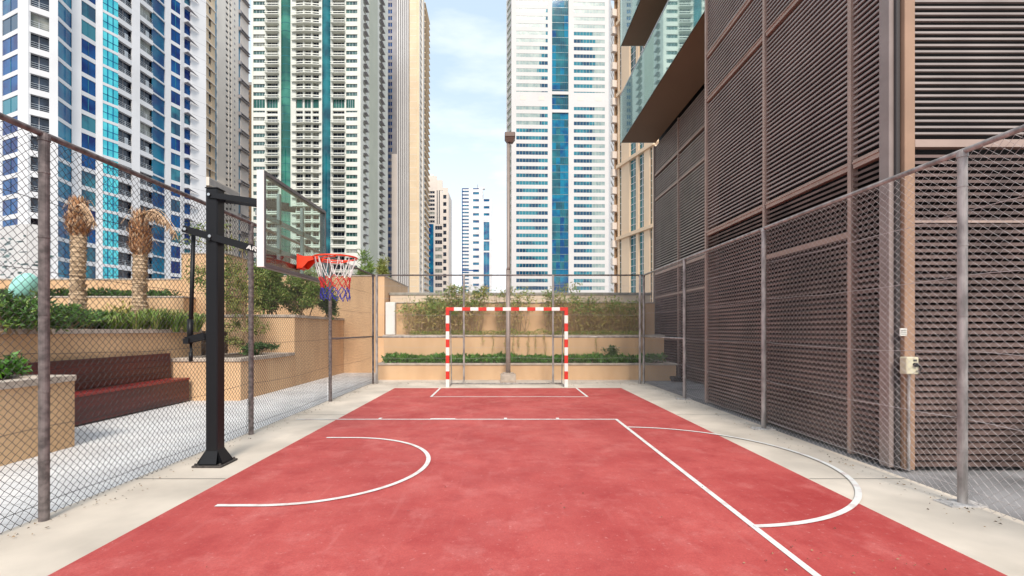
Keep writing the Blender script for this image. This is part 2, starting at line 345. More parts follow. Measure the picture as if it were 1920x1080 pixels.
def fence(name, label, A, B, posts, nrm, mwire, mpost, plates=False, side=1):
    t = thing(name, label, 'fence', (A[0], A[1], 0))
    for k, s in enumerate(posts):
        post(A[0]+(B[0]-A[0])*s, A[1]+(B[1]-A[1])*s, t, mpost)
    a = Vector((A[0], A[1], 3.0)); c = Vector((B[0], B[1], 3.0))
    q = MB(); q.tube([a+(c-a)*(i/8) for i in range(9)], .024, 12); q.build('top_rail', mpost, t, smooth=True)
    Lf = (c-a).length; un = (c-a).normalized(); nv = Vector(nrm)
    for k in range(len(posts)-1):
        P = Vector((*A, 0))+(Vector((*B, 0))-Vector((*A, 0)))*posts[k]+nv*.045; Q = Vector((*A, 0))+(Vector((*B, 0))-Vector((*A, 0)))*posts[k+1]+nv*.045
        chainlink(P, Q, 2.99, .015, nrm, mwire, t, *((.080,.072,.0018) if nrm[0] > 0 else (.064,.064,.0025)))
    q = MB()
    for zz, sag in ((.12,.02),(.72,.05),(1.30,.06),(1.95,.04),(2.5,.04)):
        for k in range(len(posts)-1):
            pts = []
            for i in range(17):
                s = i/16; p = a+(c-a)*(posts[k]+(posts[k+1]-posts[k])*s)
                zc = zz-sag*4*s*(1-s)*(0.7+.6*noise.noise(Vector((zz, k*3.1, 2))))+.012*noise.noise(Vector((s*6, k, zz)))
                pts.append((p.x+nv.x*.052, p.y+nv.y*.052, zc))
            q.tube(pts, .0024, 4)
    q.build('tension_wire', mwire, t)
    return t
Y0 = .57
ps = [(y-Y0)/(12.8-Y0) for y in (Y0, 3.60, 6.57, 9.60)]+[1.0]
fl = fence('chain_link_fence', 'chain link fence, coloured dark as if backlit, along the white terrace on the left', (XL, Y0), (XL, YB), ps, (-1,0,0), M['wire_dark'], M['post_dark'])
ps = [(y-.94)/(12.8-.94) for y in (.94, 3.94, 6.93, 9.94)]+[1.0]
fr_ = fence('chain_link_fence', 'bright galvanised chain link fence on footplates in front of the brown louvres', (XR, .94), (XR, YB), ps, (1,0,0), M['wire'], M['galv'])
for y in (.94, 3.94, 6.93, 9.94):
    q = MB(); q.box(XR-.17, XR+.13, y-.085, y+.085, .001, .012)
    for sx_ in (-.13, .09):
        for sy_ in (-.055, .055): cyl(q, XR+sx_, y+sy_, .012, .026, .009, 6)
    q.build('base_plate', M['plate'], fr_)
q = MB(); q.tube([(XR, 9.94, 1.30), (XR, YB, 1.30)], .02, 10); q.build('mid_rail', M['galv'], fr_, smooth=True)
q = MB(); q.tube([(XL, 9.60, 1.30), (XL, YB, 1.30)], .02, 10); q.build('mid_rail', M['post_dark'], fl, smooth=True)
bx_ = [0, (-1.05-XL)/(XR-XL), (1.416-XL)/(XR-XL), 1]
fb = thing('chain_link_fence', 'far chain link fence behind the red and white goal', 'fence', (XL, YB, 0))
for k, s in enumerate(bx_):
    xx = XL+(XR-XL)*s + (.10 if k == 0 else -.10 if k == 3 else 0)
    post(xx, YB, fb, M['galv'], r=.028 if k in (1,2) else .036)
q = MB(); q.tube([(XL+.03,YB,3.0),(XR-.03,YB,3.0)], .021, 10); q.build('top_rail', M['post_dark'], fb, smooth=True)
for x0, x1 in ((XL+.1, -1.05), (1.416, XR-.1)):
    q = MB(); q.tube([(x0,YB,1.29),(x1,YB,1.29)], .022, 10); q.build('mid_rail', M['galv'], fb, smooth=True)
for x0, x1 in ((XL+.1,-1.05),(-1.05,1.416),(1.416,XR-.1)):
    chainlink((x0,YB+.035,0),(x1,YB+.035,0), 2.99, .015, (0,1,0), M['wire'], fb, r=.0012)
q = MB()
for zz in (.7, 1.0, 1.9, 2.35, 2.7):
    q.tube([(XL+.1+(XR-XL-.2)*i/30, YB+.04, zz+.03*noise.noise(Vector((i*.4, zz, 0)))) for i in range(31)], .002, 4)
q.build('tension_wire', M['wire'], fb)

# ---------------------------------------------------------------- handball goal
gt = thing('handball_goal', 'red and white striped handball goal frame at the far end of court', 'goal', (.13, 12.0, 0))
gx0, gx1, gz = -1.45, 1.71, 2.07; w_ = .09
q = MB(); n = 15; L_ = (gx1-gx0)/n
for i in range(n):
    q.bevbox(gx0+i*L_, gx0+(i+1)*L_, 11.96, 12.04, gz-w_, gz, .004, i % 2)
q.build('crossbar', [M['redpaint'], M['whitepaint']], gt)
for x0 in (gx0, gx1-w_):
    q = MB(); k = 9; hh = (gz-w_)/k
    q.bevbox(x0, x0+w_, 11.96, 12.04, gz-w_-.12, gz-w_, .004, 0); top = gz-w_-.12; hh = top/9
    for i in range(9): q.bevbox(x0, x0+w_, 11.96, 12.04, top-(i+1)*hh, top-i*hh, .004, (i+1) % 2)
    q.build('goalpost', [M['redpaint'], M['whitepaint']], gt)
for x0 in (gx0+.08, gx1-.08):
    q = MB(); q.tube([(x0,12.05,gz-.05),(x0,12.25,gz-.06),(x0,12.34,gz-.15),(x0,12.60,.04),(x0,12.04,.03)], .014, 8); q.build('side_stay', M['galv'], gt, smooth=True)
q = MB(); q.tube([(gx0+.08,12.60,.03),(gx1-.08,12.60,.03)], .017, 8); q.build('ground_bar', M['galv'], gt, smooth=True)

# ---------------------------------------------------------------- basketball hoop
PX, PY = -3.17, 5.12
ht = thing('basketball_hoop', 'adjustable basketball hoop with glass board on a black pole', 'basketball hoop', (PX, PY, 0))
q = MB(); q.bevbox(PX-.065, PX+.065, PY-.07, PY+.07, .02, 3.03, .010); q.box(PX-.068, PX+.068, PY-.073, PY+.073, 3.03, 3.04)
for zz in (2.95, 2.47): q.tube([(PX-.01,PY-.10,zz),(PX-.01,PY-.088,zz)], .02, 8)
q.build('pole', M['black'], ht)
q = MB(); q.bevbox(PX-.16, PX+.16, PY-.16, PY+.16, .001, .022, .005)
for sx_ in (-1,1):
    for sy_ in (-1,1): cyl(q, PX+sx_*.132, PY+sy_*.132, .02, .042, .011, 6)
q.build('base_plate', M['dirt'], ht)
for ax, ay in ((1,0),(-1,0),(0,1),(0,-1)):
    q = MB(); th = .005
    e = Vector((ax,ay,0)); sdv = Vector((-ay,ax,0)); c0 = Vector((PX,PY,0))
    for so_ in (-.06, .06):
        a0 = c0+e*.064+sdv*(so_-th); a1 = c0+e*.064+sdv*(so_+th); b0 = c0+e*.14+sdv*(so_*1.5-th); b1 = c0+e*.14+sdv*(so_*1.5+th)
        P = lambda v, z: (v.x, v.y, z)
        q.add([P(a0,.026),P(a1,.026),P(b1,.026),P(b0,.026),P(a0,.17),P(a1,.17),P(b1,.04),P(b0,.04)], [(0,3,2,1),(4,5,6,7),(0,1,5,4),(1,2,6,5),(2,3,7,6),(3,0,4,7)])
    a0 = c0+e*.064; b0 = c0+e*.14
    c = [a0-sdv*.066, a0+sdv*.066, b0+sdv*.095, b0-sdv*.095]
    q.add([P(c[0],.17),P(c[1],.17),P(c[2],.035),P(c[3],.035),P(c[0]-e*.004,.03),P(c[1]-e*.004,.03)], [(0,1,2,3),(4,0,3),(1,5,2)])
    q.build('gusset', M['black'], ht)
BX0, BX1 = -2.30, -2.23; by0, by1 = 4.345, 5.88; bz0, bz1 = 2.076, 2.987
for sy_ in (-.085, .085):
    q = MB(); q.bar((PX-.30, PY+sy_, 2.585), (BX0-.16, PY+sy_, 2.30), .012, .075)
    for sx_ in (-.27, 0, .70):
        zc = 2.585-(sx_+.30)*(.285/1.01)
        ob = Vector((PX+sx_, PY+sy_, zc)); q.tube([ob+Vector((0,-.012,0)), ob+Vector((0,.012,0))], .016, 8)
    lo = q.build('lower_arm', M['black'], ht)
    if sy_ < 0:
        q2 = MB()
        for sx_ in (-.27, 0):
            zc = 2.585-(sx_+.30)*(.285/1.01); q2.tube([(PX+sx_, PY+sy_-.02, zc), (PX+sx_, PY+sy_-.011, zc)], .017, 8)
        q2.build('bolt', M['bolt'], lo)
        q2 = MB()                        # letters A R in bars on the arm face
        yy = PY+sy_-.009; ax0 = PX+.405; sl = -(.285/1.01)
        def pt(lx, lz): lx *= 1.25; return (ax0+lx+lz*.25, yy, 2.585-(ax0+lx-PX+.30)*(.285/1.01)+lz)
        def stroke(p0, p1): q2.bar(pt(*p0), pt(*p1), .006, .011, up=(0,0,1) if abs(p0[0]-p1[0]) > .004 else (1,0,0))
        hL = .022
        stroke((0,-hL),(.018,hL)); stroke((.036,-hL),(.018,hL)); stroke((.008,-.008),(.028,-.008))
        stroke((.050,-hL),(.050,hL)); stroke((.050,hL-.004),(.074,hL-.004)); stroke((.050,0),(.074,0)); stroke((.076,hL-.004),(.076,0)); stroke((.062,0),(.080,-hL))
        q2.build('lettering', M['whitepaint'], lo)
for sy_ in (-.085, .085):
    q = MB(); q.bar((PX-.03, PY+sy_, 2.955), (BX0-.02, PY+sy_, 2.83), .012, .06); q.build('upper_arm', M['black'], ht)
    q2 = MB(); q2.tube([(PX-.01, PY+sy_-.02, 2.953), (PX-.01, PY+sy_+.0, 2.953)], .016, 8); q2.build('bolt', M['bolt'], ht)
q = MB(); q.tube([(PX-.24, PY, 2.56), (PX-.275, PY, 1.36)], [.022, .022], 10); q.tube([(PX-.275,PY,1.60),(PX-.278,PY,1.33)], .030, 10)
q.build('height_strut', M['black'], ht, smooth=True)
q = MB(); q.bar((PX-.30,PY-.05,1.37),(PX-.09,PY-.05,1.42), .008, .07); q.bar((PX-.30,PY+.05,1.37),(PX-.09,PY+.05,1.42), .008, .07)
q.bar((PX-.31,PY-.06,1.36),(PX-.25,PY-.06,1.36),.02,.06)
q.build('strut_bracket', M['black'], ht)
q = MB(); q.tube([(PX-.27,PY,1.34),(PX-.27,PY,1.28),(PX-.23,PY-.05,1.27),(PX-.23,PY-.06,1.16)], .013, 8); q.tube([(PX-.23,PY-.06,1.24),(PX-.23,PY-.06,1.14)], .02, 8)
q.build('crank_handle', M['black'], ht, smooth=True)
bd = MB()                                   # backboard: outer frame
bd.box(BX0, BX1-.004, by0, by0+.03, bz0, bz1, 0); bd.box(BX0, BX1-.004, by1-.03, by1, bz0, bz1, 1)
bd.box(BX0, BX1-.004, by0+.03, by1-.03, bz1-.03, bz1, 1); bd.box(BX0, BX1-.004, by0+.03, by1-.03, bz0, bz0+.03, 1)
f_ = .035
bd.box(BX1-.004, BX1, by0+.004, by0+f_, bz0+.004, bz1-.004, 1); bd.box(BX1-.004, BX1, by1-f_, by1-.004, bz0+.004, bz1-.004, 1)
bd.box(BX1-.004, BX1, by0+f_, by1-f_, bz1-f_, bz1-.004, 1); bd.box(BX1-.004, BX1, by0+f_, by1-f_, bz0+.004, bz0+f_, 1)
bo = bd.build('backboard', [M['frame_white'], M['frame_grey']], ht)
q = MB(); q.box(BX1-.022, BX1-.010, by0+.031, by1-.031, bz0+.031, bz1-.031); q.build('glass', M['clear'], bo)
q = MB(); q.box(BX1-.030, BX1-.0235, by0+.04, PY+.05, bz0+.04, bz0+.115); q.build('padding', M['maroon'], bo)
q = MB(); tx = BX0-.03
for zz in (2.30, 2.60):
    q.bar((tx, by0+.05, zz), (tx, by1-.05, zz), .03, .045)
for yy in (PY-.28, PY+.28): q.bar((tx, yy, bz0+.05), (tx, yy, 2.9), .03, .04, up=(0,1,0))
q.build('back_frame', M['steel_blue'], bo)
RZ = 2.28; RXc = -1.84; rr_ = .228
rm = MB()
rm.tube([(RXc+rr_*math.cos(2*math.pi*i/40), PY+rr_*math.sin(2*math.pi*i/40), RZ) for i in range(40)], .0095, 8, closed=True)
rm.box(BX1, BX1+.012, PY-.09, PY+.09, RZ-.13, RZ+.03)
def wedge(y0, y1, pr):            # side profile in x-z extruded over y
    k = len(pr); rm.add([(x,y0,z) for x,z in pr]+[(x,y1,z) for x,z in pr], [tuple(range(k)), tuple(range(2*k-1,k-1,-1))]+[(i,k+i,k+(i+1)%k,(i+1)%k) for i in range(k)])
for (y0,y1) in ((PY-.085,PY-.078),(PY+.078,PY+.085)):
    wedge(y0, y1, [(BX1+.012,RZ-.12),(BX1+.06,RZ-.12),(BX1+.12,RZ-.05),(BX1+.24,RZ-.012),(BX1+.24,RZ+.004),(BX1+.012,RZ+.004)])
rm.box(BX1+.012, BX1+.21, PY-.078, PY+.078, RZ-.002, RZ+.008)
rm.box(BX1+.012, BX1+.05, PY-.078, PY+.078, RZ-.12, RZ-.112)
for s_ in (-1,1): rm.tube([(BX1+.20,PY+s_*.08,RZ-.03),(RXc-.05,PY+s_*.215,RZ-.028),(RXc+.08,PY+s_*.205,RZ-.012)], .007, 6)
ro = rm.build('rim', M['rim'], ht)
def ringpt(k, r, z, tw=0): a = 2*math.pi*(k+tw)/12; return (RXc+r*math.cos(a)+jit(.006), PY+r*math.sin(a)+jit(.006), z+jit(.010))
lv = [(.222,RZ-.01),(.165,RZ-.21),(.155,RZ-.27),(.15,RZ-.34),(.155,RZ-.40),(.15,RZ-.47)]
nodes = []
for i, (r_, z_) in enumerate(lv): nodes.append([ringpt(k, r_, z_, .5*(i % 2)) for k in range(12)])
nets = [MB(), MB(), MB()]
for i in range(5):
    mb = nets[0 if i == 0 else 1 if i < 3 else 2]
    for k in range(12):
        a = nodes[i][k]
        for d_ in ((0, -1) if i % 2 == 0 else (0, 1)):
            c = nodes[i+1][(k+d_) % 12]; mid = tuple((a[j]+c[j])/2+jit(.008) for j in range(3))
            if i == 0: a2 = (a[0], a[1], RZ+.006); mb.tube([a2, mid, c], .0038, 5)
            else: mb.tube([a, mid, c], .0042, 5)
no = nets[0].build('net', M['net_white'], ht)
nets[1].build('red_cord', M['net_red'], no); nets[2].build('blue_cord', M['net_blue'], no)

# ---------------------------------------------------------------- lamp post
lp = thing('lamp_post', 'tall brown lamp post with square lantern behind the goal', 'lamp post', (.18, 13.3, 0))
q = MB(); q.tube([(.18,13.3,.25),(.18,13.3,1.0),(.18,13.3,3.2)], [.068,.066,.062], 16); q.tube([(.18,13.3,3.2),(.19,13.3,3.3),(.19,13.3,6.9)], [.062,.048,.042], 16)
q.build('pole', mat('brown_pole_paint', (0.30,0.24,0.21), .5, metal=.2, var=.1, vscale=4), lp, smooth=True)
q = MB(); q.bevbox(-.04,.40,13.08,13.52,0,.22,.02)
q.tube([(.18,13.3,.22),(.18,13.3,.26)], .16, 12); q.build('footing', M['cap'], lp)
q = MB(); q.bevbox(.08,.38,13.15,13.45,6.98,7.12,.02); q.hexa([(.15,13.22,6.86),(.31,13.22,6.86),(.31,13.38,6.86),(.15,13.38,6.86),(.08,13.15,6.98),(.38,13.15,6.98),(.38,13.45,6.98),(.08,13.45,6.98)])
q.build('lantern', mat('lantern_brown', (0.16,0.10,0.08), .5), lp)

# ---------------------------------------------------------------- planters and garden walls
def planter(name, label, x0, x1, y0, y1, h, m='plaster', cap=.08, over=.03, capm='cap', soil=True, cat='planter'):
    t = thing(name, label, cat, ((x0+x1)/2, y0, 0))
    q = MB(); q.bevbox(x0, x1, y0, y1, -.05, h-cap, .006); q.build('wall', M[m], t)
    q = MB(); tk = .22
    if x1-x0 > 2.5*tk and y1-y0 > 2.5*tk and soil:
        zc = (h-cap+.001, h)
        q.bevbox(x0-over, x1+over, y0-over, y0+tk, *zc, .012); q.bevbox(x0-over, x1+over, y1-tk, y1+over*0, *zc, .012)
        q.box(x0-over, x0+tk, y0+tk, y1-tk, *zc); q.box(x1-tk, x1+over, y0+tk, y1-tk, *zc)
        q.build('coping', M[capm], t)
        s = MB(); nx, ny = 10, 10
        s.box(x0+tk, x1-tk, y0+tk, y1-tk, h-cap+.0005, h-.02); s.build('soil', M['soil'], t)
    else:
        q.bevbox(x0-over, x1+over, y0-over, y1+over, h-cap+.001, h, .012); q.build('coping', M[capm], t)
    return t
planter('planter', 'low tan planter near the left edge with thick stone coping', -7.0, -5.56, 1.0, 6.03, .90, 'plaster_dusty')
planter('planter', 'knee-high tan planter at the right end of the dark red bench', -7.10, -5.60, 9.92, 12.48, .88)
planter('planter', 'tall tan planter carrying the dense green bush left of the court', -8.6, -5.60, 12.5, 16.38, 1.90)
planter('garden_wall', 'long tan retaining wall behind the dark red bench', -13, -7.14, 1.0, 11.0, 1.50, 'plaster_dusty', cat='wall')
planter('garden_wall', 'high plain tan wall meeting the left corner of the court fence', -10.5, -4.16, 16.4, 20.5, 3.43, 'plaster', cap=.05, over=.02, soil=False, cat='wall')
planter('garden_wall', 'tan wall on the skyline behind the two dead palms', -24, -9.6, 14.2, 14.5, 3.06, 'plaster', cap=.05, over=.02, soil=False, cat='wall')
planter('planter', 'narrow tan planter with clipped hedge behind the palm trunks', -24, -8.6, 12.5, 13.6, 2.40, 'plaster', cap=.05, over=.02, cat='planter')
planter('garden_wall', 'square tan wall block just left of the black hoop pole', -9.0, -7.75, 13.0, 14.1, 3.65, 'plaster', cap=.04, over=.02, soil=False, cat='wall')
planter('planter', 'lowest tan planter behind the goal with the clipped green hedge', -3.72, 5.20, 13.8, 14.58, .49, 'plaster', cap=.06)
planter('planter', 'middle tan planter tier behind the goal with vines over its edge', -3.72, 5.12, 14.6, 15.58, 1.33, 'plaster', cap=.06)
planter('planter', 'upper tan wall tier behind the goal half hidden by straggly shrubs', -3.85, 5.15, 15.6, 16.98, 2.43, 'plaster_dusty', cap=.05)
planter('parapet', 'pale parapet with grey coping behind the upper planter tier', -4.1, 5.45, 17.0, 17.3, 2.86, 'plaster_pale', cap=.10, over=.03, capm='graycap', soil=False, cat='wall')
q = MB(); q.bevbox(-3.86, -3.55, 15.35, 15.58, 1.331, 2.40, .01); tag(q.build('pillar', M['white_plaster']), 'short white pillar at the left end of the middle planter tier', 'pillar')

# bench
bt = thing('bench', 'long dark red wooden bench with straight backrest against the tan wall', 'bench', (-6.85, 6.05, 0))
q = MB()
q.bevbox(-6.66, -6.62, 6.1, 9.8, 0, .43, .004); q.box(-7.0, -6.66, 9.76, 9.8, 0, .43); q.build('front_panel', M['bench'], bt)
q = MB()
for i in range(4): q.bevbox(-6.99+i*.095, -6.90+i*.095, 6.1, 9.82, .432, .475, .004)
q.build('seat', mat('red_seat_slats', (0.24,0.022,0.018), .35, var=.2, vscale=6, stretch=(2,.15,1)), bt)
q = MB()
for i in range(4): q.bevbox(-7.09, -7.03, 6.05, 9.82, .48+i*.129, .48+i*.129+.126, .004)
q.build('backrest', M['bench'], bt)

# ---------------------------------------------------------------- foliage
def leaf(mb, p, ln, wd, d, mi=0):
    d = Vector(d).normalized(); s_ = d.cross(Vector((jit(1),jit(1),jit(1)))).normalized()*wd*.5; p = Vector(p); up = s_.cross(d)*.25
    a = p; c = p+d*ln; m1 = p+d*ln*.45+s_+up; m2 = p+d*ln*.45-s_+up
    mb.add([tuple(a), tuple(m1), tuple(c), tuple(m2)], [(0,1,2,3)], mi)
def rdir(): 
    while True:
        v = Vector((jit(1),jit(1),jit(1)))
        if .05 < v.length < 1: return v.normalized()
def crown(mb, c, rad, n, ln, wd, clumps=14, mi=0, droop=0.0):
    c = Vector(c); cl = []
    for k in range(clumps):
        v = rdir()*random.uniform(.25,.95); cl.append((Vector((c.x+v.x*rad[0], c.y+v.y*rad[1], c.z+v.z*rad[2])), random.uniform(.22,.42)))
    for i in range(n):
        q_, s_ = random.choice(cl); v = rdir()*(random.random()**.5)*s_
        p = q_+Vector((v.x*rad[0], v.y*rad[1], v.z*rad[2])); d = rdir()+Vector((0,0,.25-droop)); leaf(mb, p, ln*random.uniform(.6,1.3), wd*random.uniform(.7,1.2), d, mi)
    return cl
def shrub(label, x, y, z, rad, hgt, n, ln=.09, wd=.035, m='leaf', name='shrub', group=None, clumps=16, cat='shrub', stems=6, mats=None):
    t = thing(name, label, cat, (x,y,z), group)
    mb = MB(); cl = crown(mb, (x,y,z+hgt*.55), (rad[0],rad[1],hgt*.5), n, ln, wd, clumps)
    for f in range(len(mb.m)): mb.m[f] = 1 if random.random() < .25 else 0
    mb.build('foliage', [M[m], M[mats or m]], t)
    st = MB()
    for k in range(min(stems, len(cl))):
        q_ = cl[k][0]; st.tube([(x+jit(rad[0]*.3), y+jit(rad[1]*.3), z-.03), ((x+q_.x)/2+jit(.05), (y+q_.y)/2, (z+q_.z)/2), tuple(q_)], [.018,.012,.005], 5)
    st.build('stems', M['twig'], t)
    return t
def grassy(label, x, y, z, rad, hgt, n, m='leaf', group=None):
    t = thing('grass_tuft', label, 'plant', (x,y,z), group); mb = MB()
    for i in range(n):
        a = random.uniform(0, 2*math.pi); r0 = random.random()*.06; sp = random.uniform(.3,1)*rad; h = hgt*random.uniform(.6,1.05)
        e = Vector((math.cos(a), math.sin(a), 0)); sd_ = Vector((-e.y, e.x, 0))*.010
        b0 = Vector((x,y,z))+e*r0; pts = [b0, b0+e*sp*.35+Vector((0,0,h*.75)), b0+e*sp*.75+Vector((0,0,h)), b0+e*sp*1.15+Vector((0,0,h*.7))]
        wds = [1,1,.7,.15]; v = []
        for p_, w1 in zip(pts, wds): v += [tuple(p_-sd_*w1), tuple(p_+sd_*w1)]
        mb.add(v, [(0,1,3,2),(2,3,5,4),(4,5,7,6)], 1 if random.random() < .3 else 0)
    mb.build('leaves', [M[m], M['leaf_yellow']], t); return t
# clipped hedges
def hedge(label, x0, x1, y0, y1, z0, h, n, m='leaf_lawn', ln=.06, wd=.03):
    mb = MB()
    for i in range(n):
        x = random.uniform(x0,x1); y = random.uniform(y0,y1); hh = h*(.72+.5*noise.noise(Vector((x*1.7, y*3, z0)))+.25*noise.noise(Vector((x*7,y*7,3))))
        z = z0+hh*(random.random()**.6); leaf(mb, (x,y,z), ln*random.uniform(.7,1.4), wd, (jit(.8), jit(.8)-.3, random.uniform(.1,1.2)))
    return tag(mb.build('hedge', M[m]), label, 'hedge')
hedge('clipped bright green hedge in the lowest planter behind the goal', -3.58, 4.95, 13.95, 14.5, .45, .27, 8000, ln=.10, wd=.055)
hedge('clipped dark hedge in the narrow planter behind the palm trunks', -20, -9.3, 12.75, 13.4, 2.36, .27, 7000, 'leaf_dark', .09, .04)
shrub('small rounded green bush rising above the right end of the goal hedge', 3.3, 14.25, .5, (.38,.2), .46, 900, .07, .03, 'leaf_dark')
# plants in the near left planter
for i in range(6):
    shrub('low dark leafy shrub in the near left planter, %s' % ['at the frame edge','beside the first fence post','next to the bench end','outermost','second from the frame edge','third from the frame edge'][i],
          -6.25+jit(.12), [4.3,5.35,5.75,3.3,3.8,4.8][i], .88, (.34,.34), .27, 420, .10, .045, 'leaf_lawn', group='shrubs in the near left planter', clumps=12, stems=3)
# plants along the long wall: leafy at left, strappy tufts at right
k = 0
lefts = [(8,6.6,.55),(30,7.6,.65),(55,8.4,.62),(78,7.0,.5),(105,9.0,.55),(130,8.2,.50),(158,9.2,.46),(180,9.6,.42)]
for i, (px, Y, h) in enumerate(lefts):
    shrub('dense dark green shrub behind the long tan wall, number-free spot %s' % '' if False else ['dense dark green shrub above the long wall at the left edge of the photo','dark green shrub below the turquoise shell','dark bushy shrub right of the turquoise shell','dark shrub directly behind the first fence post','dark shrub between the first post and the left palm','dark shrub left of the left palm foot','low dark shrub hiding the foot of the left palm','low dark shrub right of the left palm foot'][i],
          px2x(px, Y), Y, 1.44, (.55,.45), h, 1100, .09, .035, 'leaf_dark', group='leafy shrubs above the long wall', mats='leaf')
tufts = [(200,9.6),(218,9.0),(236,9.8),(254,9.3),(272,10),(292,9.6),(310,10.1),(330,9.9),(350,10.3),(368,10.4)]
tl = ['first strappy tuft right of the left palm','strappy tuft left of the right palm','strappy tuft by the right palm trunk','strappy tuft in front of the right palm trunk','strappy tuft right of the right palm trunk',
      'arching pale tuft under the drooping frond','arching tuft left of the tan wall block','tuft below the left edge of the wall block','tuft below the wall block','last tuft beside the black hoop pole']
for i, (px, Y) in enumerate(tufts):
    grassy(tl[i], px2x(px, Y), Y, 1.44, .42, .42+jit(.08), 90, 'leaf', 'strappy tufts above the long wall')
# brown dry ground cover behind the tufts
mb = MB()
for i in range(5000):
    x = random.uniform(-13,-8.2); y = random.uniform(10.2,12.3); leaf(mb, (x,y,1.45+random.random()*(.45+.3*noise.noise(Vector((x,y,0))))), .12, .03, (jit(1),jit(1),.5+random.random()))
o = mb.build('dry_ground_cover', M['leaf_olive']); o['kind'] = 'stuff'
b = MB(); b.box(-14,-7.4,11.0,12.5,-.05,1.46); o = b.build('garden_bed', M['soil']); o['kind'] = 'structure'
# bush on tall planter and slender trees
for i, (px, Y, rx, h, n, lab) in enumerate([(505,13.4,.80,1.55,9000,'yellow-green bush on the tall planter below the left end of the backboard'),
        (568,14.2,.85,1.35,8000,'broad green bush on the tall planter below the hoop'),
        (615,15.0,.42,.95,2500,'small dark bush at the right corner of the tall planter')]):
    shrub(lab, px2x(px, Y), Y, 1.85, (rx, .6), h, n, .10, .034, 'leaf' if i < 2 else 'leaf_dark', group='bushes on the tall planter', clumps=30, stems=9, mats='leaf_yellow' if i < 2 else 'leaf')
def tree(label, x, y, z, hgt, rad, n, m, lean=.1, cr0=.35):
    t = thing('slender_tree', label, 'tree', (x,y,z)); tr = MB(); top = Vector((x+lean, y, z+hgt*.9))
    base = Vector((x,y,z-.05)); pts = [base.lerp(top, k/6)+Vector((jit(.03),jit(.03),0)) for k in range(7)]
    tr.tube([tuple(p) for p in pts], [.035-.004*k for k in range(7)], 8)
    mb = MB()
    for k in range(22):
        s_ = random.uniform(cr0, 1); p = base.lerp(top, s_); a = random.uniform(0,2*math.pi); le = rad*random.uniform(.45,1.0)*(1.15-s_*.4)
        e = p+Vector((math.cos(a)*le, math.sin(a)*le, random.uniform(.1,.45)*le)); mid = p.lerp(e,.5)+Vector((0,0,.06))
        tr.tube([tuple(p), tuple(mid), tuple(e)], [.011,.008,.004], 5)
        for j in range(n//22):
            q_ = p.lerp(e, random.uniform(.35,1.1))+rdir()*random.random()*rad*.30
            leaf(mb, q_, .10*random.uniform(.7,1.3), .03, rdir()+Vector((0,0,-.1)), 1 if random.random() < .5 else 0)
    mb.build('crown', [M[m], M['leaf_yellow']], t); tr.build('trunk', M['twig'], t); return t
tree('thin leafy tree seen left of and behind the black hoop pole', px2x(402,11.3), 11.3, .85, 3.5, .75, 1700, 'leaf', -.15, .45)
tree('thin yellow-green tree between the black pole and the next fence post', px2x(458,11.7), 11.7, .85, 3.1, .62, 2400, 'leaf_yellow', -.05, .10)
shrub('low green shrub at the foot of the thin trees in the knee-high planter', px2x(478,11.5), 11.5, .85, (.55,.4), .32, 1100, .08, .03, 'leaf_dark')
for px, lab in ((682,'dark feathery bush on the skyline above the high tan wall'),(716,'pale feathery bush on the skyline right of the dark one')):
    shrub(lab, px2x(px,21.2), 21.2, 2.9, (.42,.4), 2.1 if px < 700 else 1.75, 1100, .26, .035, 'leaf' if px < 700 else 'leaf_yellow', clumps=14)
b = MB(); b.box(-10.5,-4.2,20.51,23,-.05,2.95); o = b.build('raised_bed', M['soil']); o['kind'] = 'structure'
# straggly shrubs in the middle tier behind the goal
def straggly(label, pxc, halfw, ztop, nst, nleaf, dense):
    Y = 15.2; x = px2x(pxc, Y); t = thing('straggly_shrub', label, 'shrub', (x,Y,1.30), 'straggly shrubs behind the goal')
    st = MB(); fo = MB(); hw = halfw*Y/F
    for k in range(nst):
        bx = x+jit(hw*.75); tx_ = bx+jit(hw*.7); tz = 1.3+(ztop-1.3)*random.uniform(.45,1.0)
        p0 = Vector((bx, Y+jit(.15), 1.29)); p3 = Vector((max(x-hw*1.1,min(x+hw*1.1,tx_)), Y+jit(.22), tz)); p1 = p0.lerp(p3,.35)+Vector((jit(.1),0,jit(.05))); p2 = p0.lerp(p3,.7)+Vector((jit(.08),0,.05))
        st.tube([tuple(v) for v in (p0,p1,p2,p3)], [.009,.007,.005,.003], 4)
        for j in range(int(nleaf*.48)):
            s_ = random.random()**(.6); P_ = p0.lerp(p3, s_); P_ = P_+Vector((jit(.14),jit(.12),jit(.10)))
            green = P_.z > 1.3+(ztop-1.3)*.62+jit(.15)
            leaf(fo, P_, .13*random.uniform(.6,1.4), .026, rdir()+Vector((0,0,-.2)), (2 if random.random() < .45 else 0) if green else (1 if random.random() < .6 else 2))
    cl_ = [(x+jit(hw*.95), Y+jit(.2), random.uniform(2.0, ztop-.1), random.uniform(.10,.26)) for _ in range(int(6+hw*12))]
    for k in range(int(dense*1.3)):      # leafy clumps towards the top
        c_ = random.choice(cl_); v = rdir()*c_[3]*random.random()**.5; a = Vector((c_[0]+v.x*1.4, c_[1]+v.y, c_[2]+v.z)); leaf(fo, a, .12, .040, rdir()+Vector((0,0,.2)), 0 if random.random() < .62 else 2)
    fo.build('foliage', [M['leaf'], M['leaf_dry'], M['leaf_olive']], t); st.build('stems', M['twig'], t)
straggly('thick straggly shrub left of the goal, arching down to the white pillar', 800, 52, 2.62, 70, 42, 900)
straggly('tall straggly shrub behind the upper left part of the goal', 868, 42, 3.05, 62, 34, 1000)
straggly('thin straggly shrub around the lamp post', 962, 36, 2.95, 36, 24, 350)
straggly('straggly shrub behind the upper right corner of the goal', 1048, 28, 3.0, 34, 26, 400)
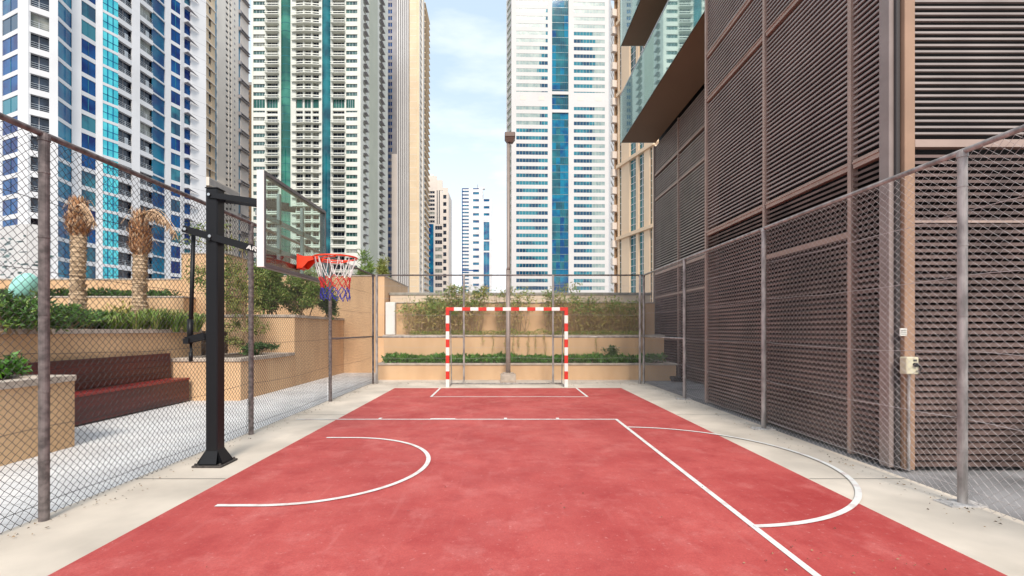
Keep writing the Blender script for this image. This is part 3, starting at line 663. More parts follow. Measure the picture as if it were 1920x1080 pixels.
straggly('wide dry shrub right of the goal', 1110, 48, 2.60, 70, 40, 400)
straggly('dry brown shrub beside the right corner post', 1172, 28, 2.50, 44, 38, 150)
vines = [(925,.6),(948,.75),(962,.9),(972,.5),(990,.8),(1004,.55),(1022,.95),(1118,1.1),(905,.3)]
vl = ['left of the lamp post','just left of the lamp post','just right of the lamp post','a little right of the lamp post','nearer the lamp post than the goal post','nearer the goal post than the lamp post','beside the right goal post','longest one, right of the goal','short one below the crossbar middle']
for i, (px, ln) in enumerate(vines):
    t = MB(); x = px2x(px, 14.55); pts = []; mb = MB()
    for j in range(9):
        s_ = j/8; pts.append((x+.05*noise.noise(Vector((s_*3, px, 0))), 14.545-.03*s_, 1.36-s_*ln*.85))
    r = thing('hanging_vine', 'dry vine on the middle planter tier, '+vl[i], 'vine', (x,14.55,1.33), 'vines hanging over the planter edge')
    t.tube(pts, .006, 4); t.build('stems', M['twig'], r)
    for j in range(int(70*ln)):
        p_ = pts[random.randrange(9)]; leaf(mb, (p_[0]+jit(.05), p_[1]-abs(jit(.02)), p_[2]+jit(.05)), .05, .018, (jit(1),-.3,-1))
    mb.build('foliage', M['leaf_olive'], r)
# green spill along the tier edge
mb = MB()
for i in range(4200):
    x = random.uniform(-2.9,4.4); z = 1.33+random.random()*.12*(1+1.5*max(0,noise.noise(Vector((x*2,1,0))))); leaf(mb, (x, 14.62+random.random()*.25, z), .06, .02, (jit(1),-.5,jit(.6)), random.randrange(2))
o = mb.build('creeping_ground_cover', [M['leaf_olive'], M['leaf']]); o['kind'] = 'stuff'

# leaf litter and grit along fence feet and on the court
mb = MB()
def lit(x, y, r=.02): 
    z = .013; a = random.uniform(0,6.28); c_, s_ = math.cos(a)*r*random.uniform(.6,1.4), math.sin(a)*r*random.uniform(.6,1.4)
    mb.add([(x-c_,y-s_,z),(x+s_*.5,y-c_*.5,z+random.uniform(.002,.012)),(x+c_,y+s_,z),(x-s_*.5,y+c_*.5,z+.002)], [(0,1,2,3)], random.randrange(2))
for i in range(900):
    q_ = random.random()
    if q_ < .3: lit(XL+.02+abs(random.gauss(0,.10)), random.uniform(1,12.7), .010)
    elif q_ < .6: lit(XR-.02-abs(random.gauss(0,.14)), random.uniform(1,12.7), .011)
    elif q_ < .9: lit(random.uniform(XL,XR), 12.85-abs(random.gauss(0,.3))+.3*random.random(), .016)
    elif q_ < .97: lit(random.uniform(-2.6,3.0), random.uniform(2.8,11.6), .007)
    else: lit(random.gauss(2.2,.3), random.gauss(3.0,.12), .008)
o = mb.build('leaf_litter', [M['twig'], M['soil']]); o['kind'] = 'stuff'
# dead palms
def palm(label, px, Y, ztr, ztop, r, seed, droop):
    random.seed(seed); x = px2x(px, Y); t = thing('dead_palm', label, 'palm tree', (x,Y,1.4), 'dead palms behind the long wall')
    tr = MB(); n = 22; base = 1.3; V_ = []
    for i in range(n*3+1):
        s_ = i/(n*3); z = base+(ztr-base)*s_; rad = r*(1.35-.5*min(1,s_*2.2)) + .016*(i % 3 == 1)
        V_.append((z, rad))
    tr.tube([(x+.02*math.sin(k[0]*2),Y,k[0]) for k in V_], [k[1] for k in V_], 16)
    for i in range(240):               # cut leaf bases
        a = random.uniform(0,2*math.pi); z = random.uniform(base+.3,ztr); s_ = (z-base)/(ztr-base); rad = r*(1.35-.5*min(1,s_*2.2)); e = Vector((math.cos(a),math.sin(a),0)); c = Vector((x,Y,z))+e*rad*.97
        sdv = Vector((-e.y,e.x,0))*.035; tr.add([tuple(c-sdv),tuple(c+sdv),tuple(c+e*.028+Vector((0,0,.05))+sdv*.6),tuple(c+e*.028+Vector((0,0,.05))-sdv*.6)], [(0,1,2,3)])
    tr.build('trunk', M['bark'], t)
    cr_ = MB(); h = ztop-ztr
    for i in range(620):
        a = random.uniform(0,2*math.pi); s_ = random.random(); z = ztr-.08+h*s_*.85; rad = r*(1.05+.25*math.sin(math.pi*min(1,s_*1.15)))*(1-.55*max(0,s_-.45))
        e = Vector((math.cos(a),math.sin(a),0)); c = Vector((x,Y,z))+e*rad*.6; up = Vector((0,0,random.uniform(.08,.24))); le = e*random.uniform(.06,.13); sdv = Vector((-e.y,e.x,0))*.016
        if s_ > .7: up *= 1.3; le *= .7
        p0 = c; p1 = c+le+up*.6; p2 = c+le*1.2+up
        cr_.add([tuple(p0-sdv),tuple(p0+sdv),tuple(p1+sdv),tuple(p1-sdv),tuple(p2)], [(0,1,2,3),(3,2,4)], 0 if random.random() < .72 else 1)
    cr_.tube([(x,Y,ztr-.1),(x,Y,ztr+h*.35),(x,Y,ztr+h*.8)], [r*.85,r*1.0,r*.3], 12)
    for i in range(34): 
        a = random.uniform(0,2*math.pi); e = Vector((math.cos(a),math.sin(a),0)); c = Vector((x,Y,ztr+h*random.uniform(.2,.9))); l1 = random.uniform(.22,.42)
        cr_.tube([tuple(c), tuple(c+e*l1*.7+Vector((0,0,l1*.35))), tuple(c+e*l1+Vector((0,0,-l1*.2)))], [.009,.006,.002], 4, 1)
    cr_.build('crown', [M['palm_dry'], M['palm_pale']], t)
    for (dx, dz, drp) in droop:
        fr = MB(); 
        for k in range(9):
            o_ = jit(.05); pts = []
            for j in range(10):
                s_ = j/9; pts.append((x+dx*s_+o_*.5, Y-.1+jit(.01)+o_, ztop-.22+dz*math.sin(math.pi*min(1,s_*1.25)*.62)-drp*max(0,s_-.35)**1.6+o_*.7))
            fr.tube(pts, [.013-.001*j for j in range(10)], 4)
        for k in range(170):
            j = random.uniform(.35,1); s_ = j; p_ = Vector((x+dx*s_, Y-.1, ztop-.22+dz*math.sin(math.pi*min(1,s_*1.25)*.62)-drp*max(0,s_-.35)**1.6)); leaf(fr, p_, .22, .018, (jit(.5),jit(.5),-1))
        fr.build('frond', M['palm_pale'], t)
palm('left dead palm stump with shaggy brown head', 147, 10.1, 3.56, 4.38, .15, 3, [(.42,.06,.75)])
palm('right dead palm with one long pale frond drooping right', 263, 10.6, 3.22, 4.26, .155, 5, [(.90,.22,1.15),(.62,.14,.35)])
random.seed(11)
# turquoise shell
q = MB(); Yq = 10.8; cx_ = px2x(45,Yq); nr, ns = 12, 20; vv = []
for i in range(nr+1):
    th = math.pi*i/nr
    for j in range(ns):
        a = 2*math.pi*j/ns; lx = math.cos(a)*.235*math.sin(th); ly = math.sin(a)*.24*math.sin(th); lz = math.cos(th)*.37
        lx, lz = lx*math.cos(.5)+lz*math.sin(.5), -lx*math.sin(.5)+lz*math.cos(.5); vv.append((cx_+lx, Yq+ly, 2.47+lz))
q.add(vv, [(i*ns+j,i*ns+(j+1)%ns,(i+1)*ns+(j+1)%ns,(i+1)*ns+j) for i in range(nr) for j in range(ns)])
tt = thing('play_dome', 'pale turquoise rounded shell rising from the shrubs at the left edge', 'play dome', (cx_,Yq,1.4))
q.build('shell', M['turq'], tt, smooth=True); q = MB(); cyl(q, cx_-.08, Yq, 1.4, 2.3, .05, 10); q.build('stem', M['turq'], tt)

# ---------------------------------------------------------------- louvred building on the right
lb = thing('louvred_building', 'brown louvre-clad building block with glass balconies on the right', 'building', (4.2, 4.9, 0))
LX = 4.20; LY0 = 4.92; LY1 = 9.5; HT = 13.0
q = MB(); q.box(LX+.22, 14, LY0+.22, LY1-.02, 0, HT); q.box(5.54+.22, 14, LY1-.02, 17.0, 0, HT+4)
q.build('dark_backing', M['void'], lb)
def louvres(name, ax, fix, s0, s1, z0, z1, pitch, depth, thick, m, outsign):
    """ax 'y': face plane x=fix running in y; ax 'x': face plane y=fix running in x. outsign = -1: outward is negative direction."""
    mb = MB(); z = z0+pitch*.5
    while z < z1-pitch*.3:
        o0 = fix; o1 = fix-outsign*depth
        dz = depth*(.35 if z0 < 3 else .05)
        cs = [(o0, z-thick*.5-dz*.5), (o0, z+thick*.5-dz*.5), (o1, z+thick*.5+dz*.5), (o1, z-thick*.5+dz*.5)]
        if ax == 'y': v = [(c[0], s0, c[1]) for c in cs]+[(c[0], s1, c[1]) for c in cs]
        else: v = [(s0, c[0], c[1]) for c in cs]+[(s1, c[0], c[1]) for c in cs]
        mb.add(v, [(0,1,2,3),(7,6,5,4),(0,4,5,1),(1,5,6,2),(2,6,7,3),(3,7,4,0)])
        z += pitch
    return mb.build(name, m, lb)
mull = [5.10, 5.56, 7.38, 9.5]
P_ = .067
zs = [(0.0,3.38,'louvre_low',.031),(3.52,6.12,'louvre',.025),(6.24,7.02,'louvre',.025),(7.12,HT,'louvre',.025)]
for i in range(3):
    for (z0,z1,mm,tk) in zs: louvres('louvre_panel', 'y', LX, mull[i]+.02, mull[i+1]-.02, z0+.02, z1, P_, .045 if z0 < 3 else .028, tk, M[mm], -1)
def vm(x0,x1,y0,y1,z0,z1,m,name='mullion'):
    q = MB(); q.bevbox(x0,x1,y0,y1,z0,z1,.004); return q.build(name, M[m], lb)
for y in (5.56, 7.38): vm(LX-.035, LX+.06, y-.025, y+.025, 0, HT, 'mullion')
vm(LX-.04, LX+.25, LY1-.05, LY1+.0, 0, HT, 'mullion')
vm(LX-.03, LX+.12, 4.985, 5.12, 0, HT, 'pinkmull', 'corner_column')
vm(LX+.065, LX+.175, LY0-.02, LY0+.06, 0, HT, 'orangecol', 'corner_column')
vm(LX+.02, LX+.063, LY0+.03, LY0+.07, 0, HT, 'dark_metal', 'corner_gap')
for i in range(3):
    a, c = mull[i]+.026, mull[i+1]-.052
    for (z0,z1) in ((3.40,3.50),(6.13,6.22),(7.03,7.11)):
        q = MB(); q.box(LX-.02, LX+.06, a, c, z0, z1); q.box(LX-.035, LX+.05, a, c, z0+.055, z0+.075); q.build('transom', M['mullion'], lb)
q = MB(); q.box(LX-.012, LX+.05, 5.586, 7.354, 2.60, 2.67); q.build('transom', M['mullion'], lb)
for s0, s1 in ((4.375,6.6),(6.68,9.0)):
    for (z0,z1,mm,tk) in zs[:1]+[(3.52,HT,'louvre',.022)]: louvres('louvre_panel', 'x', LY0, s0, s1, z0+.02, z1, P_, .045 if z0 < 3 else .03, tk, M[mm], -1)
    q = MB(); q.box(s0, s1, LY0-.02, LY0+.06, 3.42, 3.50); q.build('transom', M['mullion'], lb)
    q = MB(); q.box(s0, s1, LY0-.008, LY0+.05, 2.62, 2.645); q.build('transom', M['mullion'], lb)
vm(6.61,6.67,LY0-.03,LY0+.06,0,HT,'mullion')
# recessed far wing
RX = 5.54; rm_ = [9.56, 12.55, 14.5, 16.75]
for i in range(3):
    for (z0,z1) in ((0,2.62),(2.68,3.45),(3.55,6.12),(6.2,7.02),(7.1,8.12)):
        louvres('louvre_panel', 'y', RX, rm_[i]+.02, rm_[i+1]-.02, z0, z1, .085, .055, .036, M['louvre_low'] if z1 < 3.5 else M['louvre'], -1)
    for (z0,z1) in ((2.62,2.68),(3.45,3.54),(6.13,6.19),(7.03,7.09)):
        q = MB(); q.box(RX-.02, RX+.06, rm_[i]+.026, rm_[i+1]-.026, z0, z1); q.build('transom', M['mullion'], lb)
for y in rm_[1:3]: vm(RX-.035, RX+.06, y-.025, y+.025, 0, 8.13, 'mullion')
vm(RX-.04, RX+.2, 16.75, 16.83, 0, 8.14, 'pinkmull')
# glass wall above, balconies
q = MB(); q.box(RX-.02, RX+.02, LY1+.05, 16.8, 8.45, 17); q.build('glazed_wall', M['g_greendk'], lb)
for zb, xs in ((8.20, (4.28,5.52)), (11.67, (4.28,5.10))):
    bl = MB(); bl.box(xs[0], RX-.03, LY1-3.6 if False else LY1+.02, 16.6, zb, zb+.22); bl2 = bl.build('balcony', M['soffit'], lb)
    g = MB(); g.box(xs[0]-.03, xs[0]-.015, LY1+.02, 16.62, zb-.02, zb+1.66); g.box(xs[0]-.015, RX-.03, 16.60, 16.615, zb-.0, zb+1.66)
    g.build('glass_rail', M['railglass'], bl2)
    h = MB(); h.box(xs[0]-.04, xs[0]-.005, LY1+.02, 16.63, zb+1.662, zb+1.70); h.box(xs[0]-.005, RX-.03, 16.595, 16.63, zb+1.662, zb+1.70)
    h.build('handrail', M['rail'], bl2)
# switch box, plate, conduit
sw = thing('switch_box', 'small cream electrical switch box on the tan corner column', 'switch box', (4.27, LY0-.02, 1.1))
q = MB(); q.bevbox(4.205,4.335,LY0-.11,LY0-.022,1.02,1.20,.008); q.build('body', M['box'], sw)
q = MB(); q.tube([(4.29,LY0-.11,1.12),(4.29,LY0-.135,1.12)], .022, 12); q.tube([(4.31,LY0-.12,1.13),(4.335,LY0-.14,1.10),(4.33,LY0-.13,1.06),(4.30,LY0-.12,1.055)], .006, 6); q.box(4.275,4.31,LY0-.113,LY0-.1105,1.155,1.175)
q.build('knob', M['rubber'], sw)
q = MB(); q.box(4.205,4.275,LY0-.034,LY0-.021,1.42,1.50)
pl = tag(q.build('sign_plate', M['label_white']), 'small white plate above the cream switch box', 'sign')
q = MB()
for i in range(3): q.box(4.212,4.268,LY0-.0355,LY0-.0345,1.435+i*.02,1.441+i*.02)
q.build('printed_line', M['dark_metal'], pl)
q = MB(); q.tube([(4.285,LY0-.045,0),(4.285,LY0-.045,1.02)], .012, 8)
for z in (.3,.75): q.tube([(4.285,LY0-.045,z),(4.285,LY0-.045,z+.02)], .017, 8)
tag(q.build('conduit', M['galv']), 'thin vertical conduit below the cream switch box', 'conduit')
def coil(name, label, x, y, r, z0, n=4):
    q = MB(); pts = []
    for i in range(n*16):
        a = 2*math.pi*i/16; pts.append((x+(r+.02*math.sin(i*.7))*math.cos(a), y+(r*.6)*math.sin(a), z0+.025+i/16*.035))
    q.tube(pts, .022, 6); return tag(q.build(name, M['rubber']), label, 'hose')
coil('coiled_hose', 'black coiled hose at the right end of the lowest planter', 5.08, 13.45, .17, -.03)
coil('coiled_hose', 'black coiled hose on the grey paving at the right edge of the photo', 5.75, 4.55, .17, -.03)

# ---------------------------------------------------------------- towers
class Face:
    def __init__(s, px0, Ya, px1, Yb):
        s.P = Vector((px2x(px0,Ya), Ya, 0)); s.Q = Vector((px2x(px1,Yb), Yb, 0)); s.L = (s.Q-s.P).length; s.u = (s.Q-s.P)/s.L
        n_ = Vector((s.u.y, -s.u.x, 0)); mid = (s.P+s.Q)/2
        s.n = n_ if n_.dot(-mid) > 0 else -n_
    def at(s, px):            # distance along the face at a pixel column
        r = (px-CX)/F; dx = s.Q.x-s.P.x; dy = s.Q.y-s.P.y
        return (r*s.P.y-s.P.x)/(dx-r*dy)*s.L
    def pt(s, u, d, z): p = s.P+s.u*u+s.n*d; return (p.x, p.y, z)
    def box(s, mb, u0, u1, d0, d1, z0, z1, mi=0):
        mb.hexa([s.pt(u0,d1,z0), s.pt(u1,d1,z0), s.pt(u1,d0,z0), s.pt(u0,d0,z0), s.pt(u0,d1,z1), s.pt(u1,d1,z1), s.pt(u1,d0,z1), s.pt(u0,d0,z1)], mi)
    def ybox(s, u): return (s.P+s.u*u).y
STUFFY = ('screen_opening','railing','glass_mullion','vertical_mullion','joint','small_window','lattice_slot')
class Tower:
    def __init__(s, name, label, base, cat='tower'):
        s.t = thing(name, label, cat, (base[0], base[1], 0)); s.w = []; s.parts = {}; s.pieces = []
    def mb(s, key):
        if key not in s.parts: s.parts[key] = MB()
        return s.parts[key]
    def piece(s, name, m):
        q = MB(); s.pieces.append((name, m, q)); return q
    def window(s, fc, u0, u1, z0, z1, mats, d=-.35, panes=1, mull=None, segs=None):
        mb = MB(); Y = fc.ybox((u0+u1)/2); n = panes
        if not segs and len(mats) > 1:
            rv = random.random(); g0 = mats[0]
            if g0 is M['g_blue']: mats = [M['g_navy'] if rv < .25 else M['g_mid'] if rv < .35 else g0]+list(mats[1:])
            if g0 in (M['g_greendk'], M['g_dark']) and rv < .12: mats = [M['g_blinds']]+list(mats[1:])
        if segs:
            for a, c, mi in segs: fc.box(mb, u0+(u1-u0)*a, u0+(u1-u0)*c, d-.06, d, z0, z1, mi)
        else: fc.box(mb, u0, u1, d-.06, d, z0, z1, 0)
        if mull is not None:
            for k in range(1, n):
                uu = u0+(u1-u0)*k/n; fc.box(mb, uu-.05, uu+.05, d+.001, d+.06, z0, z1, len(mats)-1)
            if mull: fc.box(mb, u0, u1, d+.001, d+.05, z0+(z1-z0)*mull-.04, z0+(z1-z0)*mull+.04, len(mats)-1)
        zc = (z0+z1)/2; py = CY-(zc-EYE)*F/Y; P = fc.pt((u0+u1)/2,0,0); px = CX+P[0]*F/P[1]
        vis = -10 < py < 560 and -30 < px < 1950
        s.w.append(((u1-u0)*(z1-z0)/Y/Y*(1 if vis else .001), mb, mats))
    def finish(s, limit=100):
        s.w.sort(key=lambda a: -a[0])
        for sc, mb, mats in s.w[:limit]: mb.build('window', mats, s.t)
        rest = {}
        for sc, mb, mats in s.w[limit:]:
            k = tuple(m.name for m in mats)
            if k not in rest: rest[k] = (MB(), mats)
            r = rest[k][0]; o = len(r.v); r.v.extend(mb.v); r.f.extend(tuple(i+o for i in f) for f in mb.f); r.m.extend(mb.m)
        allm = []; big = MB()
        for k, (r, mats) in rest.items():
            mp_ = []
            for m in mats:
                if m not in allm: allm.append(m)
                mp_.append(allm.index(m))
            o = len(big.v); big.v.extend(r.v); big.f.extend(tuple(i+o for i in f) for f in r.f); big.m.extend(mp_[i] for i in r.m)
        if big.f: big.build('windows', allm, s.t, kind='stuff')
        for (name, mn), mb in s.parts.items(): mb.build(name, M[mn], s.t, kind='stuff' if name in STUFFY else None)
        by = {}
        for name, m, q in s.pieces:
            v = q.v[0]; py = CY-(v[2]-EYE)*F/v[1]; by.setdefault((name, m), []).append((0 if 0 < py < 550 else 1, abs(py-250), q))
        for (name, m), lst in by.items():
            lst.sort(key=lambda a: a[:2]); rest = MB()
            for i, a in enumerate(lst):
                if i < 99: a[2].build(name, M[m], s.t)
                else: rest.add(a[2].v, a[2].f)
            if rest.f: rest.build(name+'s', M[m], s.t, kind='stuff')
    def core(s, fcs, z1, m, depth, d=-1.4, name='body', depth2=None):
        """solid body behind the faces"""
        pts = []
        for f in fcs:
            for u in (0, f.L): p = f.P+f.u*u+f.n*d; pts.append((p.x, p.y))
        a = Vector((pts[0][0], pts[0][1])); b_ = Vector((pts[-1][0], pts[-1][1])); back = Vector(depth)
        poly = pts+[tuple(b_+Vector(depth2 or depth)), tuple(a+back)]
        q = MB(); q.prism(poly, -.05, z1); q.build(name, M[m], s.t)
def wincol(T, fc, u0, u1, z0, z1, fh, sp, ph, wallkey, mats, panes=1, mull=None, dep=1.4, segs=None, skip=None, d=-.35):
    """spandrels between recessed windows"""
    k = math.floor((z0-ph)/fh); mb = T.mb(wallkey); last = z0
    while True:
        s0 = ph+k*fh-sp/2; s1 = ph+k*fh+sp/2; k += 1
        if s0 >= z1: break
        if s1 <= z0: continue
        s0_ = max(s0, z0)
        if s0_-last > .15: T.window(fc, u0, u1, last, s0_, mats, d, panes, mull, segs(last, s0_) if segs else None)
        fc.box(mb, u0, u1, -dep, 0, s0_, min(s1, z1)); last = min(s1, z1)
    if z1-last > .15: T.window(fc, u0, u1, last, z1, mats, d, panes, mull, segs(last, z1) if segs else None)
def balcol(T, fc, u0, u1, z0, z1, fh, sp, ph, wallkey, rec=1.3, out_=0.0, rails=True, solid=False):
    """recessed balconies: spandrel, shade, glass door, railing"""
    k = math.floor((z0-ph)/fh); mb = T.mb(wallkey); rl = T.mb(('railing','rail'))
    while True:
        s0 = ph+k*fh-sp/2; s1 = s0+sp; k += 1
        if s0 >= z1: break
        if s0 < z0: continue
        fc.box(mb, u0, u1, -rec, out_, s0, s1)
        um = u1-.05
        T.window(fc, u0+.05, um, s1, s1+fh-sp, [M['g_dark'], M['t_grey']], -rec+.08, 2, 0)
        if rails:
            for h_ in (.25,.6,.95): fc.box(rl, u0, u1, out_-.12, out_-.06, s1+h_, s1+h_+.045)
            fc.box(rl, (u0+u1)/2-.04, (u0+u1)/2+.04, out_-.14, out_-.04, s1, s1+1.0)
            if random.random() < .25: fc.box(rl, u0+(u1-u0)*.55, u0+(u1-u0)*.8, -rec*.6, -rec*.5, s1, s1+1.4)

# --- blue and white tower, left
T = Tower('residential_tower', 'white tower with deep blue and cyan glass at the left edge', (-76, 95))
bnd = [(-90,87),(4,81),(34,78.8),(53,78.2),(93,80),(108,80.7),(135,84.5),(152,85.6),(180,88.3),(192,89),(222,91.6),(248,94.6),(262,96),(287,99.3),(310,103),(320,104.2),(339,106.5),(345,107.4),(358,109),(386,112)]
kinds = ['pier','win','pier','bal','pier','win2','pier','win','pier','cyan','bal','pier','bal','curve','pier','win','pier','fin','blank']
FH, PH, TOP = 3.5, 52.45-3.5*15+.05, 104.0
fcs = []
W = ('wall','t_white')
for (a, c, kd) in zip(bnd[:-1], bnd[1:], kinds):
    fc = Face(a[0], a[1], c[0], c[1]); fcs.append(fc); zb = -.05
    if kd in ('pier','blank'): 
        fc.box(T.mb(W), -.05, fc.L+.05, -.3, .03, zb, TOP+1)
        if kd == 'blank':
            for k in range(8, 30): fc.box(T.mb(('joint','t_grey')), .2, fc.L, .03, .035, PH+k*FH, PH+k*FH+.05)
        continue
    low = 19.5 if c[0] <= 93 else 0
    if kd == 'win': wincol(T, fc, 0, fc.L, low, TOP, FH, .8, PH, W, [M['g_blue'], M['g_navy']], 2, 0, d=-.1, dep=.35)
    if kd == 'win2': wincol(T, fc, 0, fc.L, low, TOP, FH, .7, PH, W, [M['g_mid'], M['rail']], 1, None, d=-.12, dep=.35)
    if kd == 'cyan': wincol(T, fc, 0, fc.L, low, TOP, FH, .55, PH, W, [M['g_cyan'], M['g_blue']], 3, .45, d=-.06, dep=.35)
    if kd == 'bal': balcol(T, fc, 0, fc.L, low, TOP, FH, 1.0, PH, W, rec=.7)
    if kd == 'curve': wincol(T, fc, 0, fc.L, low, TOP, FH, .35, PH, W, [M['g_mid'], M['rail']], 1, None, d=-.25, dep=.4)
    if kd == 'fin':
        wincol(T, fc, 0, fc.L, low, TOP, FH, 1.1, PH, W, [M['g_blue'], M['rail']], 1, 0)
        fb_ = Face(358,109,386,112)
        for k in range(3, 29):
            z = PH+k*FH-.6
            T.piece('recess_shade_wedge','t_grey').add([fc.pt(0,.13,z),fc.pt(0,1.3,z-.1),fb_.pt(fb_.L*.52,.14,z-.55),fc.pt(0,.13,z+.12),fc.pt(0,1.3,z+.02),fb_.pt(fb_.L*.52,.14,z-.50)], [(0,2,1),(3,4,5),(0,1,4,3),(1,2,5,4),(2,0,3,5)])  # dark wedge added to imitate shade in the slanted recess
# perforated podium screen
for (a, c, kd) in zip(bnd[:4], bnd[1:5], kinds[:4]):
    fc = Face(a[0], a[1], c[0], c[1]); fc.box(T.mb(('podium_screen','t_white2')), 0, fc.L, -.3, .22, 0, 19.4)
    m_ = T.mb(('screen_opening','g_greendk'))
    for i in range(int(fc.L*5)):
        u = random.uniform(.4, fc.L-.4); z = random.choice([10.5,12.6,14.8,17.0])+jit(.7); a_, b_ = random.uniform(.3,1.1), random.uniform(.10,.24)
        vv = [fc.pt(u+a_*math.cos(q_*math.pi/4)*random.uniform(.8,1.2), .225, z+b_*math.sin(q_*math.pi/4)) for q_ in range(8)]
        m_.add(vv, [tuple(range(8))])
T.core(fcs, TOP+.5, 't_void', (-28,10), d=-1.55); T.finish()

# --- cream tower with window slots
T = Tower('slender_tower', 'tall cream and tan tower between the blue tower and the green-glass tower', (-150, 250))
fc = Face(378,230,466,272); U = fc.at; TOP = 205; ph = 1.6
fc.box(T.mb(('tan_wall','t_tan')), U(378), U(391), -1.4, .1, 0, TOP)
wincol(T, fc, U(391), U(396), 0, TOP, 6.4, 2.6, ph, ('tan_wall','t_tan'), [M['g_dark']])
fc.box(T.mb(('tan_wall','t_tan')), U(396), U(403), -1.4, .1, 0, TOP)
fc.box(T.mb(('glass_strip','skystrip')), U(403), U(407), -1.4, -.2, 0, TOP)
fc.box(T.mb(('wall','t_beige')), U(407), U(423), -1.4, .12, 0, TOP)
wincol(T, fc, U(423), U(428), 0, TOP, 3.2, 1.9, ph, ('wall','t_beige'), [M['g_dark']])
fc.box(T.mb(('wall','t_beige')), U(428), U(430), -1.4, .12, 0, TOP)
wincol(T, fc, U(430), U(434), 0, TOP, 3.2, 1.9, ph+.8, ('wall','t_beige'), [M['g_dark']])
fc.box(T.mb(('wall','t_beige')), U(434), U(447), -1.4, .12, 0, TOP)
for k in range(int(TOP/3.2)): fc.box(T.mb(('small_window','t_grey')), U(438.5), U(440.5), .12, .16, k*3.2+.4, k*3.2+1.5)
fc.box(T.mb(('glass_strip','skystrip')), U(447), U(451), -1.4, -.2, 0, TOP)
fc.box(T.mb(('side_panel','t_pink')), U(451), U(466), -1.4, .1, 0, TOP)
for k in range(1, int(TOP/9.6)):
    fc.box(T.piece('ledge','t_grey'), U(447), U(466), .1, 1.1, k*9.6, k*9.6+.35); fc.box(T.piece('ledge','t_grey'), U(447), U(466), .1, 1.1, k*9.6-1.4, k*9.6-1.2)
    fc.box(T.piece('ledge','t_grey'), U(447), U(449), .1, 1.3, k*9.6-1.6, k*9.6+.3)
for k in range(1, int(TOP/6.4)): fc.box(T.piece('band','t_beige'), U(378), U(403), .101, .6, k*6.4, k*6.4+.5)
zc = py2z(352, 245); fc.box(T.mb(('lattice_cornice','t_beige')), U(384), U(442), .13, 2.2, zc-2.6, zc+1.6)
for k in range(26): fc.box(T.mb(('lattice_slot','t_grey')), U(384)+(U(442)-U(384))*(k+.3)/26, U(384)+(U(442)-U(384))*(k+.7)/26, 2.2, 2.25, zc-2.0, zc+1.0)
T.core([fc], TOP, 't_beige', (-40,0)); T.finish()
# --- orange-brown sliver
T = Tower('apartment_tower', 'orange-brown tower sliver left of the green-glass tower', (-150, 300))
fc = Face(455,300,480,300); fc.box(T.mb(('wall','t_orange')), fc.at(455), fc.at(465), -1.4, 0, 0, 160); wincol(T, fc, fc.at(465), fc.at(467.5), 0, 160, 4, 2.2, 1, ('wall','t_orange'), [M['g_dark']])
fc.box(T.mb(('wall','t_orange')), fc.at(467.5), fc.at(480), -1.4, 0, 0, 160); fc.box(T.mb(('cornice','t_pink')), 0, fc.L, -1.4, .5, 160, 162)
T.core([fc], 160, 't_orange', (0,20)); T.finish(60)

# --- green glass tower
T = Tower('residential_tower', 'broad cream tower with two green glass strips and stacked balconies', (-80, 196))
Yf = 196; fc = Face(472,Yf,676,Yf); U = fc.at; TOP = 158; fh = 3.5
W = ('wall','t_cream'); zm0 = py2z(207,Yf); zm1 = py2z(186,Yf); ph = zm1+.45
def seg3(z0, z1, kind, a, c, **kw):
    kind(T, fc, U(a), U(c), z0, z1, fh, kw.get('sp',1.5), ph, kw.get('w',W), kw['m'], kw.get('panes',1), kw.get('mull'))
for (z0, z1) in ((0, zm0-.1), (zm1, TOP)):
    seg3(z0, z1, wincol, 475, 497, sp=1.9, m=[M['g_greendk'], M['rail']], panes=4, mull=0)
    seg3(z0, z1, wincol, 649, 673, sp=1.9, m=[M['g_greendk'], M['rail']], panes=4, mull=0)
    for (a, c) in ((555,568),(571,583),(586,598)): wincol(T, fc, U(a), U(c), z0, z1, fh, .9, ph, W, [M['g_dark'], M['rail']], 2, 0, d=-1.0)
    for (a, c) in ((500,521),(624,646)): wincol(T, fc, U(a), U(c), z0, z1, fh, .9, ph, W, [M['g_dark'], M['rail']], 3, 0, d=-1.0)
for (a, c) in ((472,475),(497,500),(521,527),(545,555),(568,571),(583,586),(598,604),(620,624),(646,649),(673,676)):
    fc.box(T.mb(W), U(a), U(c), -1.4, .12, 0, TOP)
for (a, c) in ((475,497),(500,521),(555,598),(624,646),(649,665)):
    fc.box(T.mb(W), U(a), U(c), -1.4, .0, zm0-.1, zm0+1.0); T.window(fc, U(a)+.2, U(c)-.2, zm0+1.0, zm1, [M['g_green'], M['rail']], -.3, 4, 0)
T.w[-1:]  # wide sky-lobby openings
fc.box(T.mb(W), U(665), U(673), -1.4, 0, zm0-.1, zm1)
def bayglass(a, c, key):
    n_ = 8
    for k in range(n_):
        s0, s1 = k/n_, (k+1)/n_; u0, u1 = U(a)+(U(c)-U(a))*s0, U(a)+(U(c)-U(a))*s1; d0, d1 = .9*math.sin(math.pi*s0), .9*math.sin(math.pi*s1)
        T.mb(key).add([fc.pt(u0,d0,0),fc.pt(u1,d1,0),fc.pt(u1,d1,TOP),fc.pt(u0,d0,TOP)], [(0,1,2,3)])
        for j in range(int(TOP/fh)): 
            z = ph % fh+j*fh; T.mb(('glass_mullion','g_teal')).add([fc.pt(u0,d0+.04,z),fc.pt(u1,d1+.04,z),fc.pt(u1,d1+.04,z+.18),fc.pt(u0,d0+.04,z+.18)], [(0,1,2,3)])
bayglass(527,545,('curtain_wall','g_green')); bayglass(604,620,('curtain_wall','g_teal'))
